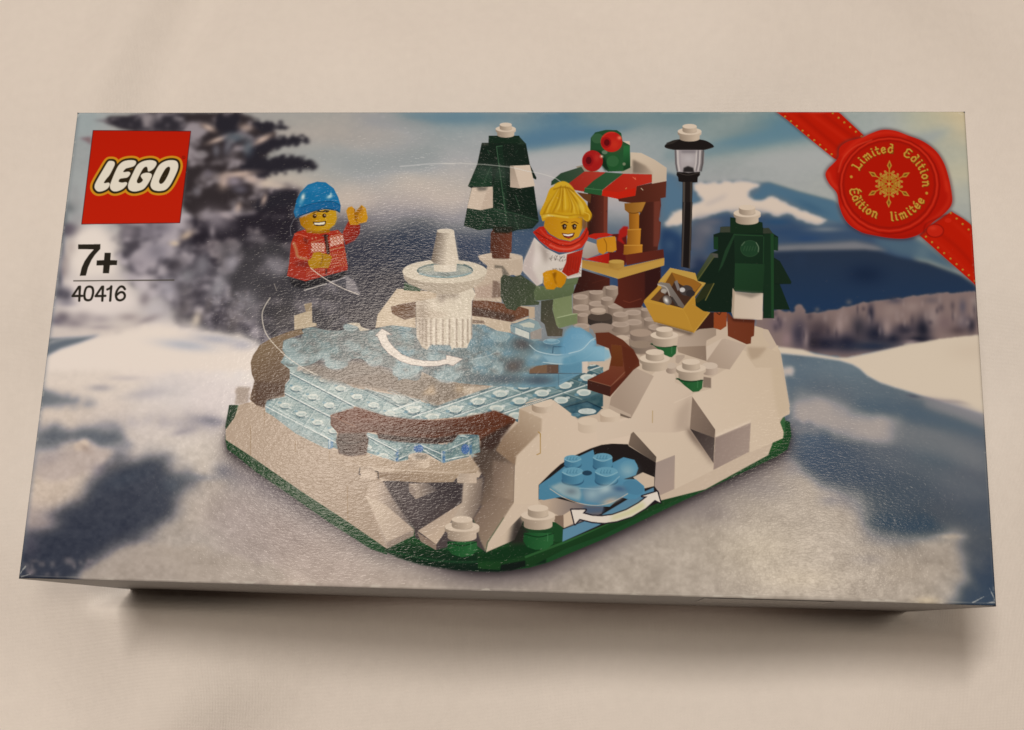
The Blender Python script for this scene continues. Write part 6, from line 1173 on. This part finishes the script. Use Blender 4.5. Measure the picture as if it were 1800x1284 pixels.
snf = part('snowflake', se)
for k in range(6):
    th = math.radians(-90 + 60 * k + 1); ux, uy = math.cos(th), math.sin(th); vx, vy = -uy, ux
    def q(r, s): return (1000 + (ux * r + vx * s) * 1.06, 662 + (uy * r + vy * s) * 1.06)
    Ln('F', q(0, 0) + q(150, 0), 1.9, (196, 150, 62))
    F('F', q(115, 0) + q(150, 20) + q(196, 0) + q(150, -20), (198, 152, 66)); F('F', q(130, 0) + q(152, 9) + q(176, 0) + q(152, -9), (120, 66, 24), a=.8)
    for r, s in ((45, 34), (72, 36), (98, 34), (60, 58)):
        for sg in (-1, 1):
            Ln('F', q(r - 16, 0) + q(r, sg * s * .8), 2.2, (186, 138, 54)); El('F', *q(r + 2, sg * s), 10, 10, (208, 164, 84)); El('F', *q(r + 4, sg * s), 3, 3, (140, 80, 30))
El('F', 1000, 662, 13, 13, (214, 172, 92))
lt = part('lettering', se)
STROKES = {'L': [(.1, 1, .3, .95, .3, .1), (.1, 0, .3, .1, .95, .0, 1, .2)], 'i': [(.5, .62, .5, .05, .8, 0), (.45, .9, .6, .88)], 'm': [(.05, .6, .15, .62, .15, 0), (.15, .5, .4, .65, .5, .5, .5, 0), (.5, .5, .8, .65, .88, .5, .88, 0, 1, .05)],
           't': [(.4, .9, .4, .1, .7, 0, .9, .08), (.1, .62, .85, .62)], 'e': [(.1, .32, .85, .38, .8, .58, .5, .65, .15, .5, .12, .2, .4, 0, .85, .12)], 'd': [(.5, 1.0, .85, .95, .85, 0), (.85, .5, .45, .65, .12, .4, .15, .1, .5, 0, .85, .15)],
           'E': [(.95, .9, .5, 1, .2, .85, .25, .55, .75, .5), (.25, .55, .1, .25, .3, .02, .7, 0, 1, .15)], 'o': [(.5, .65, .15, .5, .12, .18, .5, 0, .85, .18, .85, .5, .5, .65)], 'n': [(.05, .6, .2, .62, .2, 0), (.2, .5, .5, .66, .8, .5, .8, .05, .95, 0)], 'l': [(.3, .98, .5, 1, .5, .05, .8, 0)]}
STROKES['É'] = STROKES['E'] + [(.4, 1.12, .75, 1.28)]; STROKES['é'] = STROKES['e'] + [(.4, .8, .7, .98)]
WID = {'L': 62, 'i': 30, 'm': 66, 't': 36, 'e': 46, 'd': 50, 'E': 62, 'É': 62, 'o': 48, 'n': 52, 'l': 30, 'é': 46}


def arc_text(word, a0, a1, rx, ry, out, hgt=74):
    """letters spread between angles a0 and a1 (degrees, clockwise from the top)"""
    ws = np.array([WID[c] for c in word], float); cs = np.concatenate([[0], np.cumsum(ws)]) / ws.sum()
    for k, ch in enumerate(word):
        am = math.radians(a0 + (a1 - a0) * (cs[k] + cs[k + 1]) / 2)
        c0 = np.array([1000 + rx * math.sin(am), 662 - ry * math.cos(am)])
        up = np.array([math.sin(am), -math.cos(am)]) * (1 if out else -1); rt = np.array([-up[1], up[0]])
        for st in STROKES[ch]:
            s = np.array(st, float).reshape(-1, 2)
            p = c0 + (s[:, :1] - .5) * WID[ch] * .92 * rt + (s[:, 1:] - .4) * hgt * up
            Ln('F', (p + (5, 5)).ravel(), 3.0, (108, 50, 16), sm=0, a=.85)
            Ln('F', p.ravel(), 2.9, (202, 154, 64), sm=0); Ln('F', (p + (-3, -3)).ravel(), 1.0, (226, 188, 104), sm=0, a=.8)


arc_text('Limited', -66, 8, 318, 300, True)
arc_text('Edition', 22, 96, 322, 300, True)
arc_text('Édition', -97, -163, 318, 282, False)
arc_text('limitée', 179, 115, 318, 290, False)
for x, y in ((672, 600), (1326, 742)): El('F', x, y, 12, 12, (206, 158, 70))

# white light rubs on the folds and corners of the carton
# ---------------------------------------------------------------- wear of the folds, then the lid itself
_cur[0] = 0
# printing inks: muted blues, warm greys for the grey-white bricks, deep ochre yellows
_br = np.clip(INK[..., 2] - INK[..., 0], 0, 255); _f = .7 * np.exp(-_br / 65) * np.clip((INK.mean(2) - 30) / 90, .25, 1)
INK[..., 1] -= .5 * _f * np.clip(INK[..., 1] - INK[..., 0], 0, 255); INK[..., 2] -= _f * _br
_warm = [i for i, mm in enumerate(MOTIFS) if mm[0] in ('snow_terrain', 'snow_ledge', 'cobbled_path', 'grotto_pool', 'snow_plug', 'snow_block', 'cap', 'roof', 'base_plate', 'curved_brown_kerb')]
_m = np.isin(PID, _warm) & (INK[..., 0] >= INK[..., 2])
_t = np.clip((INK[..., 0] - 70) / 80, 0, 1)[..., None] * _m[..., None]
INK *= 1 - _t * np.array([.035, .065, .09], np.float32)
_y = (PID > 0) & (INK[..., 0] - INK[..., 2] > 70) & (INK[..., 1] > .52 * INK[..., 0])
INK *= np.where(_y[..., None], np.array([.885, .84, .66], np.float32), 1)
INK *= 1 - .06 * ((PID == 0) * np.clip((INK[..., 2] - INK[..., 0]) / 20, 0, 1) * np.clip((150 - INK.mean(2)) / 50, 0, 1))[..., None]
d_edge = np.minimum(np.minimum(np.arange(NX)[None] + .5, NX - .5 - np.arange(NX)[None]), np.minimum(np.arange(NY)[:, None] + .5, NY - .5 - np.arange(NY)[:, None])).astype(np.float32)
rub = np.clip((noise(9, 3, 3.0, 61) + .35 * noise(60, 2, 3, 62) - .42) / .3, 0, 1) * np.clip(1 - np.abs(d_edge - 4.5) / 4.0, 0, 1)
side = np.zeros((NY, NX), np.float32); side[-14:] = 1.0; side[:, :14] = np.maximum(side[:, :14], .6); side[:, -14:] = np.maximum(side[:, -14:], .45); side[:12] = np.maximum(side[:12], .25)
rub *= side
rub = np.maximum(rub, np.exp(-((d_edge - 5.5) / 1.1) ** 2) * (.35 + .4 * noise(50, 3, 1, 63)) * side * .8).clip(0, 1)
INK += (np.array([222, 212, 196], np.float32) - INK) * rub[..., None] * .6
INK *= 1 - .35 * np.clip(1 - d_edge / 2.5, 0, 1)[..., None]  # ink darkens over the outermost cells of the lid
for c in (((NX - 40, NY - 6), (NX - 22, NY - 16)), ((NX - 12, NY - 30), (NX - 5, NY - 12)), ((NX - 28, NY - 4), (NX - 6, NY - 8)), ((4, NY - 10), (12, NY - 22)), ((6, NY - 4), (22, NY - 9)), ((NX - 14, 6), (NX - 5, 10))):
    yy, xx = np.mgrid[0:NY, 0:NX]
    A, B = np.array(c[0], float), np.array(c[1], float); d = B - A
    t = np.clip(((xx - A[0]) * d[0] + (yy - A[1]) * d[1]) / (d @ d), 0, 1)
    m = np.clip(1.0 - np.hypot(xx - A[0] - t * d[0], yy - A[1] - t * d[1]) + .9 * N_FINE, 0, 1)[..., None]
    INK += (np.array([214, 208, 196], np.float32) - INK) * m * .55


def lid_material():
    k = Nodes('printed_board')
    at = k.n('ShaderNodeAttribute', attribute_name='ink'); tc = k.n('ShaderNodeTexCoord')
    k.t.nodes.remove(k.b)
    df = k.n('ShaderNodeBsdfDiffuse'); k.l(at.outputs['Color'], df.inputs['Color'])
    gl = k.n('ShaderNodeBsdfAnisotropic', distribution='BECKMANN'); gl.inputs['Roughness'].default_value = GLOSS
    fr = k.n('ShaderNodeFresnel'); fr.inputs['IOR'].default_value = 1.45
    fm = k.n('ShaderNodeMath', operation='MULTIPLY'); fm.inputs[1].default_value = VARNISH; k.l(fr.outputs[0], fm.inputs[0])
    mxs = k.n('ShaderNodeMixShader'); k.l(fm.outputs[0], mxs.inputs[0]); k.l(df.outputs[0], mxs.inputs[1]); k.l(gl.outputs[0], mxs.inputs[2]); k.l(mxs.outputs[0], k.out.inputs[0])
    # varnished board: fine wavy grain along the length, larger pits
    mp = k.n('ShaderNodeMapping'); mp.inputs['Scale'].default_value = (880, 1850, 1); k.l(tc.outputs['Object'], mp.inputs[0])
    a = k.n('ShaderNodeTexNoise'); a.inputs['Scale'].default_value = 1; a.inputs['Detail'].default_value = 1.2; a.inputs['Roughness'].default_value = .55; a.inputs['Distortion'].default_value = .6; k.l(mp.outputs[0], a.inputs['Vector'])
    b = k.n('ShaderNodeTexNoise'); b.inputs['Scale'].default_value = 260; b.inputs['Detail'].default_value = 1; k.l(tc.outputs['Object'], b.inputs['Vector'])
    ad = k.n('ShaderNodeMath', operation='MULTIPLY_ADD'); ad.inputs[1].default_value = .8; k.l(b.outputs['Fac'], ad.inputs[0]); k.l(a.outputs['Fac'], ad.inputs[2])
    bp = k.n('ShaderNodeBump'); bp.inputs['Strength'].default_value = 1; bp.inputs['Distance'].default_value = BUMP; k.l(ad.outputs[0], bp.inputs['Height']); k.l(bp.outputs[0], gl.inputs['Normal'])
    return k.m


BUMP = .000050; GLOSS = .18; VARNISH = .17


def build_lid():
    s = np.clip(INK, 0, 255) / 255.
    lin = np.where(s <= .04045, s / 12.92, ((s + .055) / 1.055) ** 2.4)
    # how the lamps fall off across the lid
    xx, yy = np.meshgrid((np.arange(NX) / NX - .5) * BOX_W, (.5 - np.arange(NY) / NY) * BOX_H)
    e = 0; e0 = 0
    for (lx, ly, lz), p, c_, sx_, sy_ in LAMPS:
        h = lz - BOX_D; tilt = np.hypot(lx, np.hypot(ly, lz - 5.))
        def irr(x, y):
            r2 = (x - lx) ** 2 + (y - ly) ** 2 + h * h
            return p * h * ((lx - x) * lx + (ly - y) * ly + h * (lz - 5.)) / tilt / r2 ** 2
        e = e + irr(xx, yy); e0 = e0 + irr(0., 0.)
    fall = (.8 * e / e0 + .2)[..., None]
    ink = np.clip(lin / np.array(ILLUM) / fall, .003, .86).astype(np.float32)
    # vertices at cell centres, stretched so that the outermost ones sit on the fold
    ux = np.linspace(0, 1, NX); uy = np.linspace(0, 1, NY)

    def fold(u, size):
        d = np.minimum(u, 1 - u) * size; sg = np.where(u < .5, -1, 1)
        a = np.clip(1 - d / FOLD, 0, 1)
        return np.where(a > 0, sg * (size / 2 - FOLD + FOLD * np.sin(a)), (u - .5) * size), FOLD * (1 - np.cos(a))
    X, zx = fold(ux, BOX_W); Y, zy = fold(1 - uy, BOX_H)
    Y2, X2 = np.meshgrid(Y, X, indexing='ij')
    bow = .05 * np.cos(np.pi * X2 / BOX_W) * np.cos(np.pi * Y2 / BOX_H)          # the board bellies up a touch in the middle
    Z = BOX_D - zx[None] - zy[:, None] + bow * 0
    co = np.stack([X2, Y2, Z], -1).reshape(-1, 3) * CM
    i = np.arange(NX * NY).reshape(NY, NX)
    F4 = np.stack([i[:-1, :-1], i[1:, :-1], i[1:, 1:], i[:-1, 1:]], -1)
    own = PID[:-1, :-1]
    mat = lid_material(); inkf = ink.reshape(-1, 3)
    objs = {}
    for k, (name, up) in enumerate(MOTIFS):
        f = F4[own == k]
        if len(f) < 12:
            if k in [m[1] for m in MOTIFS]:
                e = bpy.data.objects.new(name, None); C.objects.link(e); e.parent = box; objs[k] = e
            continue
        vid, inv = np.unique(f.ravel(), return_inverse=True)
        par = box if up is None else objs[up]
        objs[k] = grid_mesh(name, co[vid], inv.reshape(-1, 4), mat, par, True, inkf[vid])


build_lid()
